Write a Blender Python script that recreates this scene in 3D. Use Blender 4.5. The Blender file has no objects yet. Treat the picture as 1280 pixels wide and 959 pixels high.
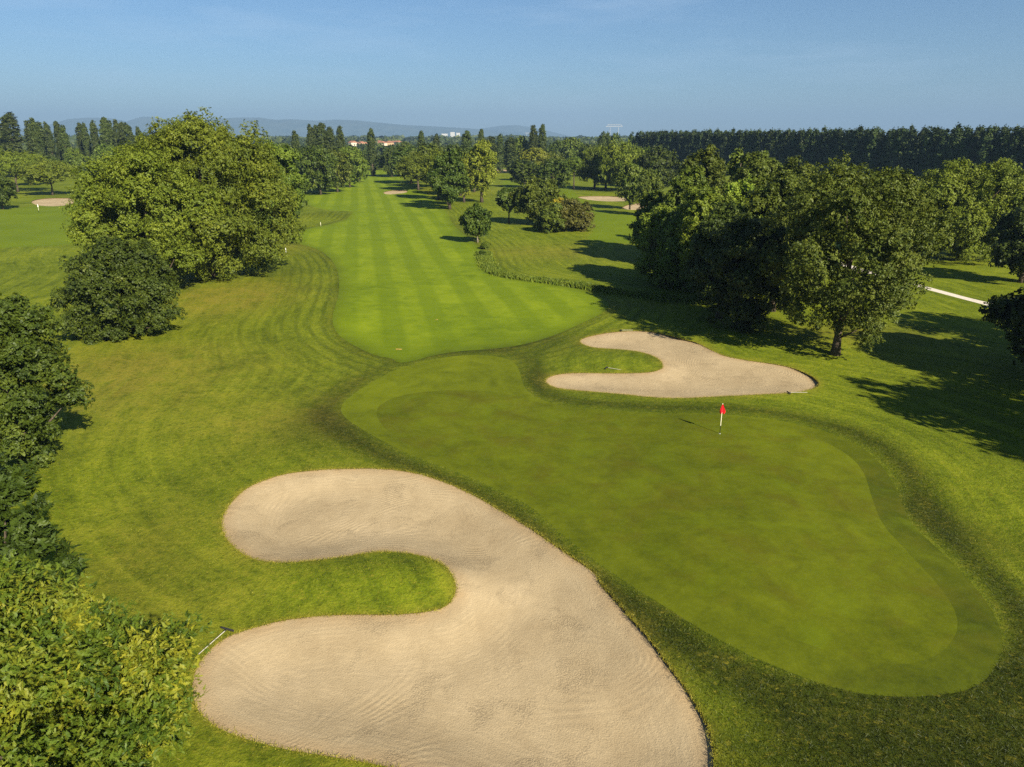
import bpy, math, random
import numpy as np
from mathutils import Vector
from mathutils.geometry import delaunay_2d_cdt

SC = bpy.context.scene
COL = SC.collection
F, CX, CY = 914.0, 640.0, 479.5
PITCH = math.atan((CY - 174.0) / F)
CP, SP = math.cos(PITCH), math.sin(PITCH)
CAMZ = 20.0
SUN_AZ, SUN_EL = math.radians(145), math.radians(31)     # azimuth clockwise from the view direction

# ------------------------------------------------------------------ helpers
def ray(px, py):
    u = (CY - py) / F
    return np.array([(px - CX) / F, CP + u * SP, -SP + u * CP])
def at(px, py, z=0.0):
    d = ray(px, py); t = (z - CAMZ) / d[2]
    return float(d[0] * t), float(d[1] * t)
def at_dist(px, py, Y):
    d = ray(px, py); t = Y / d[1]
    return float(d[0] * t), float(CAMZ + d[2] * t)
def ptm(Y, z=0.0):
    """pixels per metre at distance Y and height z"""
    return F / (Y * CP + (CAMZ - z) * SP)
def gpoly(pts):
    return np.array([at(*p) for p in pts])

def new_mesh(name, verts, faces4=None, faces3=None, mat=None, smooth=False, attrs=None):
    me = bpy.data.meshes.new(name)
    verts = np.asarray(verts, np.float32)
    me.vertices.add(len(verts)); me.vertices.foreach_set('co', verts.ravel())
    loops, starts, tot = [], [], 0
    for f, k in ((faces4, 4), (faces3, 3)):
        if f is None or len(f) == 0: continue
        f = np.asarray(f, np.int32)
        starts.append(np.arange(len(f), dtype=np.int32) * k + tot)
        loops.append(f.ravel()); tot += f.size
    loops = np.concatenate(loops); starts = np.concatenate(starts)
    me.loops.add(len(loops)); me.loops.foreach_set('vertex_index', loops)
    me.polygons.add(len(starts)); me.polygons.foreach_set('loop_start', starts)
    if smooth: me.polygons.foreach_set('use_smooth', np.ones(len(starts), bool))
    if attrs:
        for k, (dom, val) in attrs.items():
            a = me.attributes.new(k, 'FLOAT', dom); a.data.foreach_set('value', np.asarray(val, np.float32))
    me.update(calc_edges=True)
    if mat: me.materials.append(mat)
    return me
def link(name, data, parent=None, loc=(0, 0, 0)):
    o = bpy.data.objects.new(name, data); COL.objects.link(o)
    o.location = loc
    if parent: o.parent = parent
    return o
def tag(o, label=None, cat=None, group=None, kind=None):
    if label: o['label'] = label
    if cat: o['category'] = cat
    if group: o['group'] = group
    if kind: o['kind'] = kind
    return o
def thing(name, label, cat, loc, rz=0.0, group=None):
    o = link(name, None, loc=loc); o.rotation_euler = (0, 0, rz)
    return tag(o, label, cat, group)

class MB:
    """collects shapes into one mesh"""
    def __init__(s): s.v, s.f = [], []
    def add(s, vs, fs):
        n = len(s.v); s.v += [tuple(v) for v in vs]; s.f += [tuple(i + n for i in f) for f in fs]
    def box(s, x0, x1, y0, y1, z0, z1):
        s.add([(x0,y0,z0),(x1,y0,z0),(x1,y1,z0),(x0,y1,z0),(x0,y0,z1),(x1,y0,z1),(x1,y1,z1),(x0,y1,z1)],
              [(0,3,2,1),(4,5,6,7),(0,1,5,4),(1,2,6,5),(2,3,7,6),(3,0,4,7)])
    def tube(s, pts, rads, n=8, cap=True):
        pts = [Vector(p) for p in pts]; rings = []
        for i, p in enumerate(pts):
            d = (pts[min(i+1, len(pts)-1)] - pts[max(i-1, 0)]).normalized()
            a = d.orthogonal().normalized() if abs(d.z) < .95 else Vector((1, 0, 0)) - d * d.x
            a.normalize(); b = d.cross(a)
            rings.append([p + (a * math.cos(t) + b * math.sin(t)) * rads[i] for t in [2*math.pi*k/n for k in range(n)]])
        vs = [v for r in rings for v in r]; fs = []
        for i in range(len(pts)-1):
            for k in range(n):
                fs.append((i*n+k, i*n+(k+1) % n, (i+1)*n+(k+1) % n, (i+1)*n+k))
        if cap: fs += [tuple(range(n))[::-1], tuple((len(pts)-1)*n+k for k in range(n))]
        s.add(vs, fs)
    def build(s, name, mat, parent=None, loc=(0, 0, 0), smooth=False):
        me = bpy.data.meshes.new(name); me.from_pydata(s.v, [], s.f)
        if smooth: me.polygons.foreach_set('use_smooth', np.ones(len(me.polygons), bool))
        me.materials.append(mat); me.update()
        return link(name, me, parent, loc)

# ------------------------------------------------------------------ node helpers
class NT:
    def __init__(s, name):
        s.m = bpy.data.materials.new(name); s.m.use_nodes = True
        s.t = s.m.node_tree; s.t.nodes.clear()
        s.out = s.n('ShaderNodeOutputMaterial')
    def n(s, ty, **kw):
        nd = s.t.nodes.new(ty)
        for k, v in kw.items(): setattr(nd, k, v)
        return nd
    def put(s, sock, v):
        if isinstance(v, bpy.types.NodeSocket): s.t.links.new(v, sock)
        elif isinstance(v, (tuple, list)) and len(v) == 3 and sock.type == 'RGBA': sock.default_value = (*v, 1)
        else: sock.default_value = v
    def attr(s, name):
        return s.n('ShaderNodeAttribute', attribute_name=name).outputs['Fac']
    def math(s, op, a, b=0.0, c=0.0, clamp=False):
        nd = s.n('ShaderNodeMath', operation=op, use_clamp=clamp)
        s.put(nd.inputs[0], a); s.put(nd.inputs[1], b)
        if len(nd.inputs) > 2: s.put(nd.inputs[2], c)
        return nd.outputs[0]
    def noise(s, scale, detail=3, rough=.55, vec=None, dist=0.0):
        nd = s.n('ShaderNodeTexNoise'); nd.inputs['Scale'].default_value = scale
        nd.inputs['Detail'].default_value = detail; nd.inputs['Roughness'].default_value = rough
        nd.inputs['Distortion'].default_value = dist
        if vec is not None: s.put(nd.inputs['Vector'], vec)
        return nd.outputs['Fac']
    def ramp(s, fac, stops):
        nd = s.n('ShaderNodeValToRGB'); e = nd.color_ramp.elements
        while len(e) < len(stops): e.new(.5)
        for el, (p, c) in zip(e, stops):
            el.position = p; el.color = (*c, 1) if len(c) == 3 else c
        s.put(nd.inputs[0], fac); return nd.outputs['Color']
    def range(s, v, a, b, c=0.0, d=1.0):
        nd = s.n('ShaderNodeMapRange'); nd.clamp = True
        s.put(nd.inputs[0], v)
        for i, q in enumerate((a, b, c, d)): s.put(nd.inputs[1+i], q)
        return nd.outputs[0]
    def mix(s, fac, a, b, blend='MIX'):
        nd = s.n('ShaderNodeMix', data_type='RGBA', blend_type=blend)
        s.put(nd.inputs[0], fac); s.put(nd.inputs[6], a); s.put(nd.inputs[7], b)
        return nd.outputs[2]
    def coord(s, kind='Object', rot=0.0, scale=(1, 1, 1)):
        tc = s.n('ShaderNodeTexCoord'); mp = s.n('ShaderNodeMapping')
        mp.inputs['Rotation'].default_value = (0, 0, rot); mp.inputs['Scale'].default_value = scale
        s.t.links.new(tc.outputs[kind], mp.inputs[0]); return mp.outputs[0]
    def surf(s, col, rough=.8, spec=.2, bump=None, bstr=.3, bdist=.05, metal=0.0):
        p = s.n('ShaderNodeBsdfPrincipled')
        s.put(p.inputs['Base Color'], col); s.put(p.inputs['Roughness'], rough)
        p.inputs['Specular IOR Level'].default_value = spec; p.inputs['Metallic'].default_value = metal
        if bump is not None:
            b = s.n('ShaderNodeBump'); b.inputs['Strength'].default_value = bstr; b.inputs['Distance'].default_value = bdist
            s.put(b.inputs['Height'], bump); s.t.links.new(b.outputs[0], p.inputs['Normal'])
        s.t.links.new(p.outputs[0], s.out.inputs['Surface']); return s.m

def plain(name, col, rough=.6, spec=.3, var=.12, scale=6):
    t = NT(name); c = t.coord()
    f = t.noise(scale, 4, .6, c)
    a = tuple(max(0, x * (1 - var * 1.6)) for x in col); b = tuple(min(1, x * (1 + var)) for x in col)
    return t.surf(t.ramp(f, [(.3, a), (.7, b)]), rough, spec)

# ------------------------------------------------------------------ outlines read from the photograph, laid on the ground
FRONT_BUNKER = [(276,658),(279,643),(289,628),(307,613),(334,602),(370,595),(420,592.5),(480,592),(520,596),(556,606),(590,619),
 (625,638),(655,657),(685,678),(712,697),(738,714),(747,722),(751,733),(765,748),(778,763),(790,777),(803,791),(815,806),(828,823),
 (840,838),(852,852),(863,866),(874,882),(884,898),(890,914),(893,935),(893,962),(885,1000),(862,1030),(810,1048),(740,1046),(660,1026),(580,992),
 (520,968),(490,958),(450,950),(400,943),(350,936),(300,923),(270,911),(252,896),(243,880),(240,858),(243,840),(252,825),(268,806),
 (289,793),(313,786),(348,776),(390,771),(440,769),(490,769.5),(530,766),(556,760),(567,750),(571,738),(565,724),(552,709),(530,697),
 (505,691.5),(475,690),(450,695),(425,701),(400,705),(370,708),(340,707),(315,701),(298,690),(283,675)]
REAR_BUNKER = [(722.5,427),(730,421),(752,416),(780,413.5),(810,414),(830,419),(852,426),(872,431),(890,440),(905,446),(927,450),
 (960,454),(975,456),(992,460),(1010,467.5),(1021,474),(1025.5,480),(1020,485),(1005,489.5),(985,492.5),(960,494.5),(925,496.5),(890,497.5),(850,498.2),(815,496.5),
 (777,492.5),(727,488),(697,485),(684,480),(681,476),(686,471),(700,467.5),(722,466),(760,467),(795,468),(815,467),(826,464),(829,460),
 (825,453),(815,445.5),(800,439.5),(780,437),(752,436),(735,434)]
COLLAR = [(426,515),(426.5,507),(430,500),(442,490),(460,479),(482,467.5),(495,461),(515,455),(540,449.5),(570,446),(600,445),(625,447),
 (640,452),(648,461),(651,472),(656,485),(670,496.5),(700,505.5),(740,511),(780,514),(815,515.5),(850,516.5),(885,518),(930,521),(975,526),
 (1012,533),(1045,543.5),(1075,557),(1098,573),(1113,590),(1124,610),(1131,629),(1137,647),(1153,665),(1177,687),(1198,709),(1218,732),
 (1236,757),(1249,784),(1253,804),(1250,824),(1236,848),(1220,858),(1201,865),(1168,868.5),(1132,870),(1095,868),(1060,863),(1020,853),(988,842),(945,827),
 (904,808),(870,790),(835,767),(790,737),(739,701),(700,668),(663,633),(630,616),(600,602),(550,586),(510,572),(475,556),(450,542),(433,528)]
GREEN = [(470,514),(478,503),(500,494.5),(530,489.5),(565,487.5),(610,488.5),(650,494.5),(690,507),(740,516.5),(800,521),(870,524),(930,527.5),
 (970,533),(1010,542),(1045,556),(1070,572.5),(1083,590),(1088,610),(1093,629),(1103,655),(1132,687),(1170,729),(1191,760),(1198,787),
 (1187,810),(1167,825),(1132,834),(1081,829),(1020,814),(960,791),(900,764),(850,737),(800,705),(750,671),(700,639),(650,613),(600,593),
 (550,575),(510,561),(485,545),(472,528)]
FAIRWAY = [(427,422),(417,410),(415,397),(420,382),(424,365),(424,345),(418,328),(400,313),(378,305),(358,300.5),(365,292),(385,286),(415,280),
 (438,273),(443,267),(430,264),(405,262),(385,257),(379,248),(384,238),(402,229),(425,222),(448,215),(470,212),(492,212),(510,217),
 (500,222),(514,232),(536,244),(552,258),(560,268),(566,280),(577,291),(592,302),(601,311),(603,322),(606,333),(620,342),(650,350.5),
 (690,356),(725,362),(748,369),(760,377),(762,385),(748,394),(726,404),(704,414),(684,423),(662,430),(636,435),
 (605,438.5),(570,441),(540,445),(515,451),(497,452.5),(490,446),(470,443),(450,435)]
LEFT_FAIRWAY = [(-90,262),(0,262),(40,258),(80,252),(104,250),(130,262),(130,285),(112,301),(80,307),(30,309),(-90,312)]
RIGHT_FAIRWAY = [(623,226),(660,222),(700,226),(712,232),(720,243),(735,256),(770,268),(805,268),(815,285),(815,306),(770,304),(730,302),(745,285),(742,262),(720,250),(690,240),(640,240)]
SMALL_BUNKERS = {
 'far_left': [(38,251.5),(48,248.8),(62,247.6),(92,247.4),(93,253),(88,256),(72,257.5),(52,257.5),(42,255.5)],
 'behind_bush': [(719,246.8),(730,245.2),(757,244.7),(778,246),(789,249.2),(786,251.6),(765,252),(740,250.6)],
 'by_trees': [(775,261),(784,256),(798,253.6),(815,255),(822,259),(812,262.5),(790,263)],
 'by_pines': [(478,240.5),(487,238.2),(500,237.4),(511,238.4),(507,241.2),(492,243),(482,243)],
 'beyond': [(613,213.5),(618,211.4),(628,211.2),(636,213),(630,215.6),(618,216)],
}
PATH_L = [(1000,312),(1040,327),(1082,340.3),(1130,352),(1165,361.5),(1203,371.5),(1243,382),(1300,396),(1400,420)]
FAR_PATH = [(418,222),(421.5,218.5),(428,216.5),(437,215)]

G = {k: gpoly(v) for k, v in dict(front=FRONT_BUNKER, rear=REAR_BUNKER, collar=COLLAR, green=GREEN, fair=FAIRWAY,
                                  lfair=LEFT_FAIRWAY, rfair=RIGHT_FAIRWAY).items()}
def smooth_closed(P, n=2):
    for _ in range(n):
        A, B = P, np.roll(P, -1, 0)
        P = np.stack([A * .75 + B * .25, A * .25 + B * .75], 1).reshape(-1, 2)
    return P
def strip(P, w):
    P = np.array(P); d = np.gradient(P, axis=0); d /= np.linalg.norm(d, axis=1)[:, None]
    nrm = np.stack([-d[:, 1], d[:, 0]], 1) * w / 2
    return np.concatenate([P + nrm, (P - nrm)[::-1]])
for k in G: G[k] = smooth_closed(G[k], 1)
for k, v in SMALL_BUNKERS.items(): G['sb_' + k] = smooth_closed(gpoly(v), 1)
G['path'] = strip(gpoly(PATH_L), 1.7)
G['path_far'] = strip(gpoly(FAR_PATH), 3.0)
SAND = ['front', 'rear'] + ['sb_' + k for k in SMALL_BUNKERS]

def inside(pts, poly):
    x, y = pts[:, 0], pts[:, 1]; c = np.zeros(len(pts), bool)
    x0, y0 = poly[:, 0], poly[:, 1]; x1, y1 = np.roll(x0, -1), np.roll(y0, -1)
    for a, b, d, e in zip(x0, y0, x1, y1):
        if b == e: continue
        c ^= ((b > y) != (e > y)) & (x < (d - a) * (y - b) / (e - b) + a)
    return c
def pdist(pts, poly, closed=True):
    A = poly; B = np.roll(poly, -1, 0)
    if not closed: A, B = poly[:-1], poly[1:]
    out = np.full(len(pts), 1e9)
    for a, b in zip(A, B):
        ab = b - a; L = max(ab @ ab, 1e-9)
        t = np.clip(((pts - a) @ ab) / L, 0, 1)
        d = np.hypot(*(pts - a - t[:, None] * ab).T)
        np.minimum(out, d, out)
    return out
def sstep(x, a, b):
    t = np.clip((x - a) / (b - a), 0, 1); return t * t * (3 - 2 * t)
def gauss_at(pts, px, py, rx, ry, rot=0.0):
    c = np.array(at(px, py)); q = pts - c; s, k = math.sin(rot), math.cos(rot)
    u = q[:, 0] * k + q[:, 1] * s; v = -q[:, 0] * s + q[:, 1] * k
    return np.exp(-(u / rx) ** 2 - (v / ry) ** 2)

def height(pts):
    pts = np.atleast_2d(np.asarray(pts, float)); x, y = pts.T
    near = 1 - sstep(y, 180, 330)
    h = near * (.12 * np.sin(x * .21 + y * .07) * np.cos(y * .13 - x * .05) + .06 * np.sin(x * .5 + 1.3) * np.sin(y * .43))
    h = h * np.clip((y - 5) / 25, 0, 1)
    h += .9 * gauss_at(pts, 395, 271, 13, 5, .2) + .7 * gauss_at(pts, 430, 268, 10, 5)
    h += .45 * gauss_at(pts, 395, 560, 6, 9, .5) - .25 * gauss_at(pts, 395, 500, 5, 7)
    h += .5 * gauss_at(pts, 480, 725, 5.5, 1.8) + .35 * gauss_at(pts, 770, 452, 6, 3)
    h += .4 * gauss_at(pts, 950, 425, 12, 4) - .3 * gauss_at(pts, 1180, 640, 3, 14, .3)
    h += .25 * gauss_at(pts, 900, 700, 9, 12) - .35 * gauss_at(pts, 1020, 915, 9, 3)
    far = np.hypot(x, y)
    h += sstep(far, 800, 3000) * 14
    return h
def hz(x, y): return float(height([(x, y)])[0])

# ------------------------------------------------------------------ triangulate the ground once, split it by outline
def build_ground():
    rng = np.random.default_rng(3)
    pts = []; y = 9.0
    while y < 760:
        s = min(max(.021 * y, .62), 9.0); half = .80 * y + 26
        xs = np.arange(-half, half, s)
        row = np.stack([xs, np.full(len(xs), y)], 1) + rng.uniform(-.3, .3, (len(xs), 2)) * s
        pts.append(row); y += s
    pts = np.concatenate(pts)
    ring = []
    for R in (900, 1500, 3000, 7000, 18000):
        for a in np.linspace(0, 2 * math.pi, 49)[:-1]: ring.append((R * math.cos(a), R * math.sin(a)))
    for xx in np.linspace(-120, 120, 9):
        for yy in (-100, -40, 0): ring.append((xx, yy))
    pts = np.concatenate([pts, np.array(ring)])
    keep = np.ones(len(pts), bool)
    loops = []
    for k, P in G.items():
        # resample so the edge is as fine as the grid
        Q = []
        for a, b in zip(P, np.roll(P, -1, 0)):
            L = np.hypot(*(b - a)); st = min(max(.02 * a[1], .35), 6) if k not in ('path',) else 6
            n = max(1, int(L / st))
            for i in range(n): Q.append(a + (b - a) * i / n)
        Q = np.array(Q)
        loops.append((k, Q))
        d = pdist(pts, Q); keep &= d > np.clip(.006 * np.abs(pts[:, 1]), .16, 2)
    pts = pts[keep]
    verts = [Vector(p) for p in pts]; edges = []
    for k, Q in loops:
        n0 = len(verts); verts += [Vector(q) for q in Q]
        edges += [(n0 + i, n0 + (i + 1) % len(Q)) for i in range(len(Q))]
    ov, oe, of, *_ = delaunay_2d_cdt(verts, edges, [], 0, 1e-5)
    V = np.array([(v.x, v.y) for v in ov]); T = np.array([f for f in of if len(f) == 3])
    C = V[T].mean(1)
    a = V[T[:, 1]] - V[T[:, 0]]; b = V[T[:, 2]] - V[T[:, 0]]
    fl = (a[:, 0] * b[:, 1] - a[:, 1] * b[:, 0]) < 0
    T[fl] = T[fl][:, ::-1]
    reg = np.full(len(T), 'rough', dtype=object)
    for k in ('fair', 'lfair', 'rfair', 'collar', 'green', 'path', 'path_far', *SAND):
        reg[inside(C, G[k])] = k
    return V, T, reg
V2, TRI, REG = build_ground()
Hh = height(V2)
def dsigned(k):
    d = pdist(V2, G[k]); return np.where(inside(V2, G[k]), -d, d)
D_COL, D_FAIR, D_FRONT, D_REAR = dsigned('collar'), dsigned('fair'), dsigned('front'), dsigned('rear')
D_SAND = np.minimum.reduce([D_FRONT, D_REAR] + [dsigned('sb_' + k) for k in SMALL_BUNKERS])

# fields: what kind of turf grows where (longer / drier / mown in rings), with some corner vignette painted in
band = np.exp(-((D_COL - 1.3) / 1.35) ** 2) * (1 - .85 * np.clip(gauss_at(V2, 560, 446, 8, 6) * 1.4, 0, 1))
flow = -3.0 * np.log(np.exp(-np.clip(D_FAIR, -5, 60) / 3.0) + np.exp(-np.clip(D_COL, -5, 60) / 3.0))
far_side = .85 * np.clip(gauss_at(V2, 1170, 665, 4, 7, .5) + gauss_at(V2, 1240, 790, 3.5, 4) + gauss_at(V2, 1100, 585, 4, 5) + .7 * gauss_at(V2, 1120, 862, 4.5, 1.6), 0, 1)  # darker right collar; its near end also carries painted corner vignette
long_grass_vignette = band * .95
long_grass_vignette += 1.0 * gauss_at(V2, 1120, 925, 9.0, 2.8, .1) + .75 * gauss_at(V2, 1270, 900, 4, 5) + .6 * gauss_at(V2, 1195, 650, 1.6, 9, .55)  # bottom-right patches: darker rough with corner vignette painted into the colour
long_grass_vignette += .55 * gauss_at(V2, 780, 760, 1.6, 5, .9) + .5 * gauss_at(V2, 400, 545, 3, 7, .3) + .35 * gauss_at(V2, 210, 660, 2.5, 9)
long_grass_vignette += .4 * gauss_at(V2, 370, 335, 4, 16) + .5 * gauss_at(V2, 400, 272, 12, 4) + .4 * gauss_at(V2, 660, 470, 3, 5)
long_grass_vignette += .35 * gauss_at(V2, 350, 920, 5, 2)
dry = 1.5 * gauss_at(V2, 285, 372, 8, 11) + .8 * gauss_at(V2, 150, 455, 9, 7) + .5 * gauss_at(V2, 130, 500, 8, 7) + .35 * gauss_at(V2, 200, 470, 16, 14)
dry += .9 * gauss_at(V2, 1080, 418, 7, 5) + .7 * gauss_at(V2, 690, 315, 14, 10) + .6 * gauss_at(V2, 560, 240, 20, 30) + .5 * gauss_at(V2, 790, 380, 8, 5)
dry += .6 * np.exp(-np.clip(D_SAND, 0, 9) / .35) * (D_SAND > -.5) * (V2[:, 1] < 130)
dry += .35 * gauss_at(V2, 120, 680, 4, 6) + .3 * gauss_at(V2, 170, 800, 6, 6) + .35 * gauss_at(V2, 450, 400, 3, 4) + .7 * gauss_at(V2, 360, 310, 6, 10)
dry += .6 * gauss_at(V2, 330, 530, 6, 5) + .25 * gauss_at(V2, 250, 720, 5, 6)
rings = np.exp(-np.clip(D_FAIR - .5, 0, 99) / 10.0) * (D_FAIR > 0) * (V2[:, 1] < 260)
long_grass_vignette += .6 * gauss_at(V2, 590, 437, 9, 4) + .45 * gauss_at(V2, 690, 425, 6, 5) + .35 * gauss_at(V2, 470, 432, 3, 4) + .5 * np.exp(-(D_FAIR / .5) ** 2) * (V2[:, 1] < 200)
long_grass_vignette = np.clip(long_grass_vignette, 0, 1.3); dry = np.clip(dry, 0, 1.2)

def region_mesh(name, keys, mat, z=None, extra=None):
    sel = np.isin(REG, keys); t = TRI[sel]
    idx, inv = np.unique(t, return_inverse=True); t = inv.reshape(t.shape)
    zz = (Hh if z is None else z)[idx]
    at_ = {'d_col': ('POINT', D_COL[idx]), 'd_fair': ('POINT', D_FAIR[idx]), 'd_sand': ('POINT', D_SAND[idx]),
           'long_grass_vignette': ('POINT', long_grass_vignette[idx]), 'dry': ('POINT', dry[idx]), 'rings': ('POINT', rings[idx]), 'flow': ('POINT', flow[idx]), 'far_side': ('POINT', far_side[idx]), 'apron': ('POINT', apron[idx])}
    me = new_mesh(name, np.column_stack([V2[idx], zz]), None, t, mat, True, at_)
    return me, idx, t

# ------------------------------------------------------------------ turf and sand materials
STRIPE_AZ = math.radians(-11.3)
def grass_mat(name, dark, mid, light, kind):
    t = NT(name); c = t.coord()
    n1 = t.noise(.07, 4, .6, c); n2 = t.noise(.45, 5, .65, c, .6); n3 = t.noise(2.4, 6, .7, c); n4 = t.noise(9, 4, .7, c)
    mow = t.noise(.9, 4, .6, t.coord(rot=math.radians(-63), scale=(.16, 1.5, 1)), .3)   # streaks along the mower's way
    if kind == 'rough':
        sx = t.n('ShaderNodeSeparateXYZ'); t.put(sx.inputs[0], c); cb = t.n('ShaderNodeCombineXYZ')
        t.put(cb.inputs[0], t.math('MULTIPLY', t.attr('flow'), 1.15)); t.put(cb.inputs[1], t.math('MULTIPLY', sx.outputs[1], .11)); t.put(cb.inputs[2], t.math('MULTIPLY', sx.outputs[0], .05))
        mow = t.noise(1.0, 4, .62, cb.outputs[0], .35)
    f = t.math('ADD', t.math('MULTIPLY', n1, .30), t.math('MULTIPLY', n2, .34))
    k3, k4, km = {'rough': (.42, .36, .46), 'fair': (.16, .14, .12), 'green': (.24, .16, .05)}[kind]
    f = t.math('ADD', f, t.math('MULTIPLY', n3, k3)); f = t.math('ADD', f, t.math('MULTIPLY', n4, k4))
    f = t.math('ADD', f, t.math('MULTIPLY', mow, km)); f = t.math('SUBTRACT', f, (.64 + k3 + k4 + km) / 2 - .5)
    if kind == 'fair':
        w = t.n('ShaderNodeTexWave', wave_type='BANDS', bands_direction='X', wave_profile='SIN')
        mp = t.coord(rot=STRIPE_AZ)
        t.put(w.inputs['Vector'], mp); w.inputs['Scale'].default_value = 2 * math.pi / 20 / 5.2
        w.inputs['Distortion'].default_value = 1.1; w.inputs['Detail'].default_value = 2; w.inputs['Detail Scale'].default_value = .35
        st = t.range(w.outputs['Fac'], .3, .7)
        edge = t.range(t.attr('d_fair'), -.8, -3.2)
        st = t.math('MULTIPLY', t.math('SUBTRACT', st, .5), edge)
        patch = t.math('MULTIPLY', t.range(n2, .36, .6, .25, 1.0), t.range(n1, .38, .58, .2, 1.0))
        f = t.math('ADD', f, t.math('MULTIPLY', t.math('MULTIPLY', st, patch), -.17))
    if kind == 'green':
        # faint rings where the mower goes round the edge
        rw = t.math('SINE', t.math('ADD', t.math('MULTIPLY', t.attr('d_col'), 3.6), t.math('MULTIPLY', n2, 3.0)))
        f = t.math('ADD', f, t.math('MULTIPLY', rw, .012))
    cw = {'rough': .15, 'fair': .15, 'green': .14}[kind]
    col = t.ramp(f, [(.5 - cw, dark), (.5, mid), (.5 + cw, light)])
    if kind == 'fair':
        ed = t.math('MULTIPLY', t.range(t.attr('d_fair'), -2.2, 0), t.range(n2, .38, .58, .25, 1))
        col = t.mix(t.math('MULTIPLY', ed, .55), col, (.080, .108, .005))
        col = t.mix(t.math('MULTIPLY', t.math('MULTIPLY', t.attr('long_grass_vignette'), .62, clamp=True), t.range(n2, .34, .58, .5, 1)), col, (.046, .068, .004))
    if kind == 'green':
        br = t.noise(.33, 4, .6, c, .5)
        col = t.mix(t.range(br, .50, .68, 0, .5), col, (.078, .070, .006)); col = t.mix(t.range(br, .46, .32, 0, .4), col, (.105, .140, .004))
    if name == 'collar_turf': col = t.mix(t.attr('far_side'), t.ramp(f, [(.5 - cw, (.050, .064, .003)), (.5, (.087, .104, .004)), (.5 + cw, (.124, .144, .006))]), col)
    if name == 'collar_turf': col = t.mix(t.math('MULTIPLY', t.attr('apron'), .8), col, t.ramp(f, [(.5 - cw, (.080, .098, .004)), (.5, (.124, .150, .005)), (.5 + cw, (.160, .184, .007))]))
    if kind == 'rough':
        d2 = t.math('ADD', t.math('MULTIPLY', t.attr('d_fair'), 4.3), t.math('MULTIPLY', n2, 5.0))
        ln = t.range(t.math('SINE', d2), .1, .9)
        ln = t.math('MULTIPLY', t.math('MULTIPLY', ln, t.attr('rings')), t.range(n2, .3, .6))
        col = t.mix(t.math('MULTIPLY', ln, .8, clamp=True), col, (.044, .068, .004))
        lg = t.math('MULTIPLY', t.attr('long_grass_vignette'), t.range(t.math('ADD', n2, t.math('MULTIPLY', n3, .4)), .3, .95, .55, 1.1), clamp=True)
        lc = t.ramp(t.math('ADD', t.math('MULTIPLY', n3, .6), t.math('MULTIPLY', n2, .4)), [(.38, (.010, .014, .0015)), (.5, (.026, .034, .003)), (.62, (.055, .058, .006))])
        col = t.mix(t.math('MULTIPLY', lg, .93), col, lc)
        dr = t.math('MULTIPLY', t.attr('dry'), t.range(t.math('ADD', t.math('MULTIPLY', n2, .6), t.math('MULTIPLY', n3, .5)),  .37, .66), clamp=True)
        col = t.mix(t.math('MULTIPLY', dr, .62), col, (.225, .170, .025))
        fl = t.noise(3.3, 5, .7, t.coord(rot=.7, scale=(1, 1.6, 1)), .4)
        col = t.mix(t.range(fl, .56, .68, 0, .55), col, (.235, .195, .02))
        fd = t.noise(2.7, 5, .7, t.coord(rot=-.5, scale=(1.4, 1, 1)), .5)
        col = t.mix(t.range(fd, .54, .66, 0, .6), col, (.040, .058, .004))
    hgt = t.math('ADD', t.math('MULTIPLY', n3, 1.0), t.math('MULTIPLY', n4, .6))
    bs = {'rough': .75, 'fair': .32, 'green': .16}[kind]
    return t.surf(col, .85, .08, hgt, bs, .10)
apron = np.clip(gauss_at(V2, 455, 505, 4.5, 7) + .7 * gauss_at(V2, 560, 465, 9, 7), 0, 1)
M_ROUGH = grass_mat('rough_turf', (.056, .080, .0035), (.116, .148, .006), (.190, .212, .011), 'rough')
M_FAIR = grass_mat('fairway_turf', (.074, .116, .0035), (.136, .186, .005), (.178, .228, .008), 'fair')
M_GREEN = grass_mat('green_turf', (.050, .064, .0028), (.086, .103, .0037), (.122, .142, .0055), 'green')
M_COLLAR = grass_mat('collar_turf', (.026, .037, .0028), (.046, .060, .0035), (.072, .083, .005), 'green')

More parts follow.
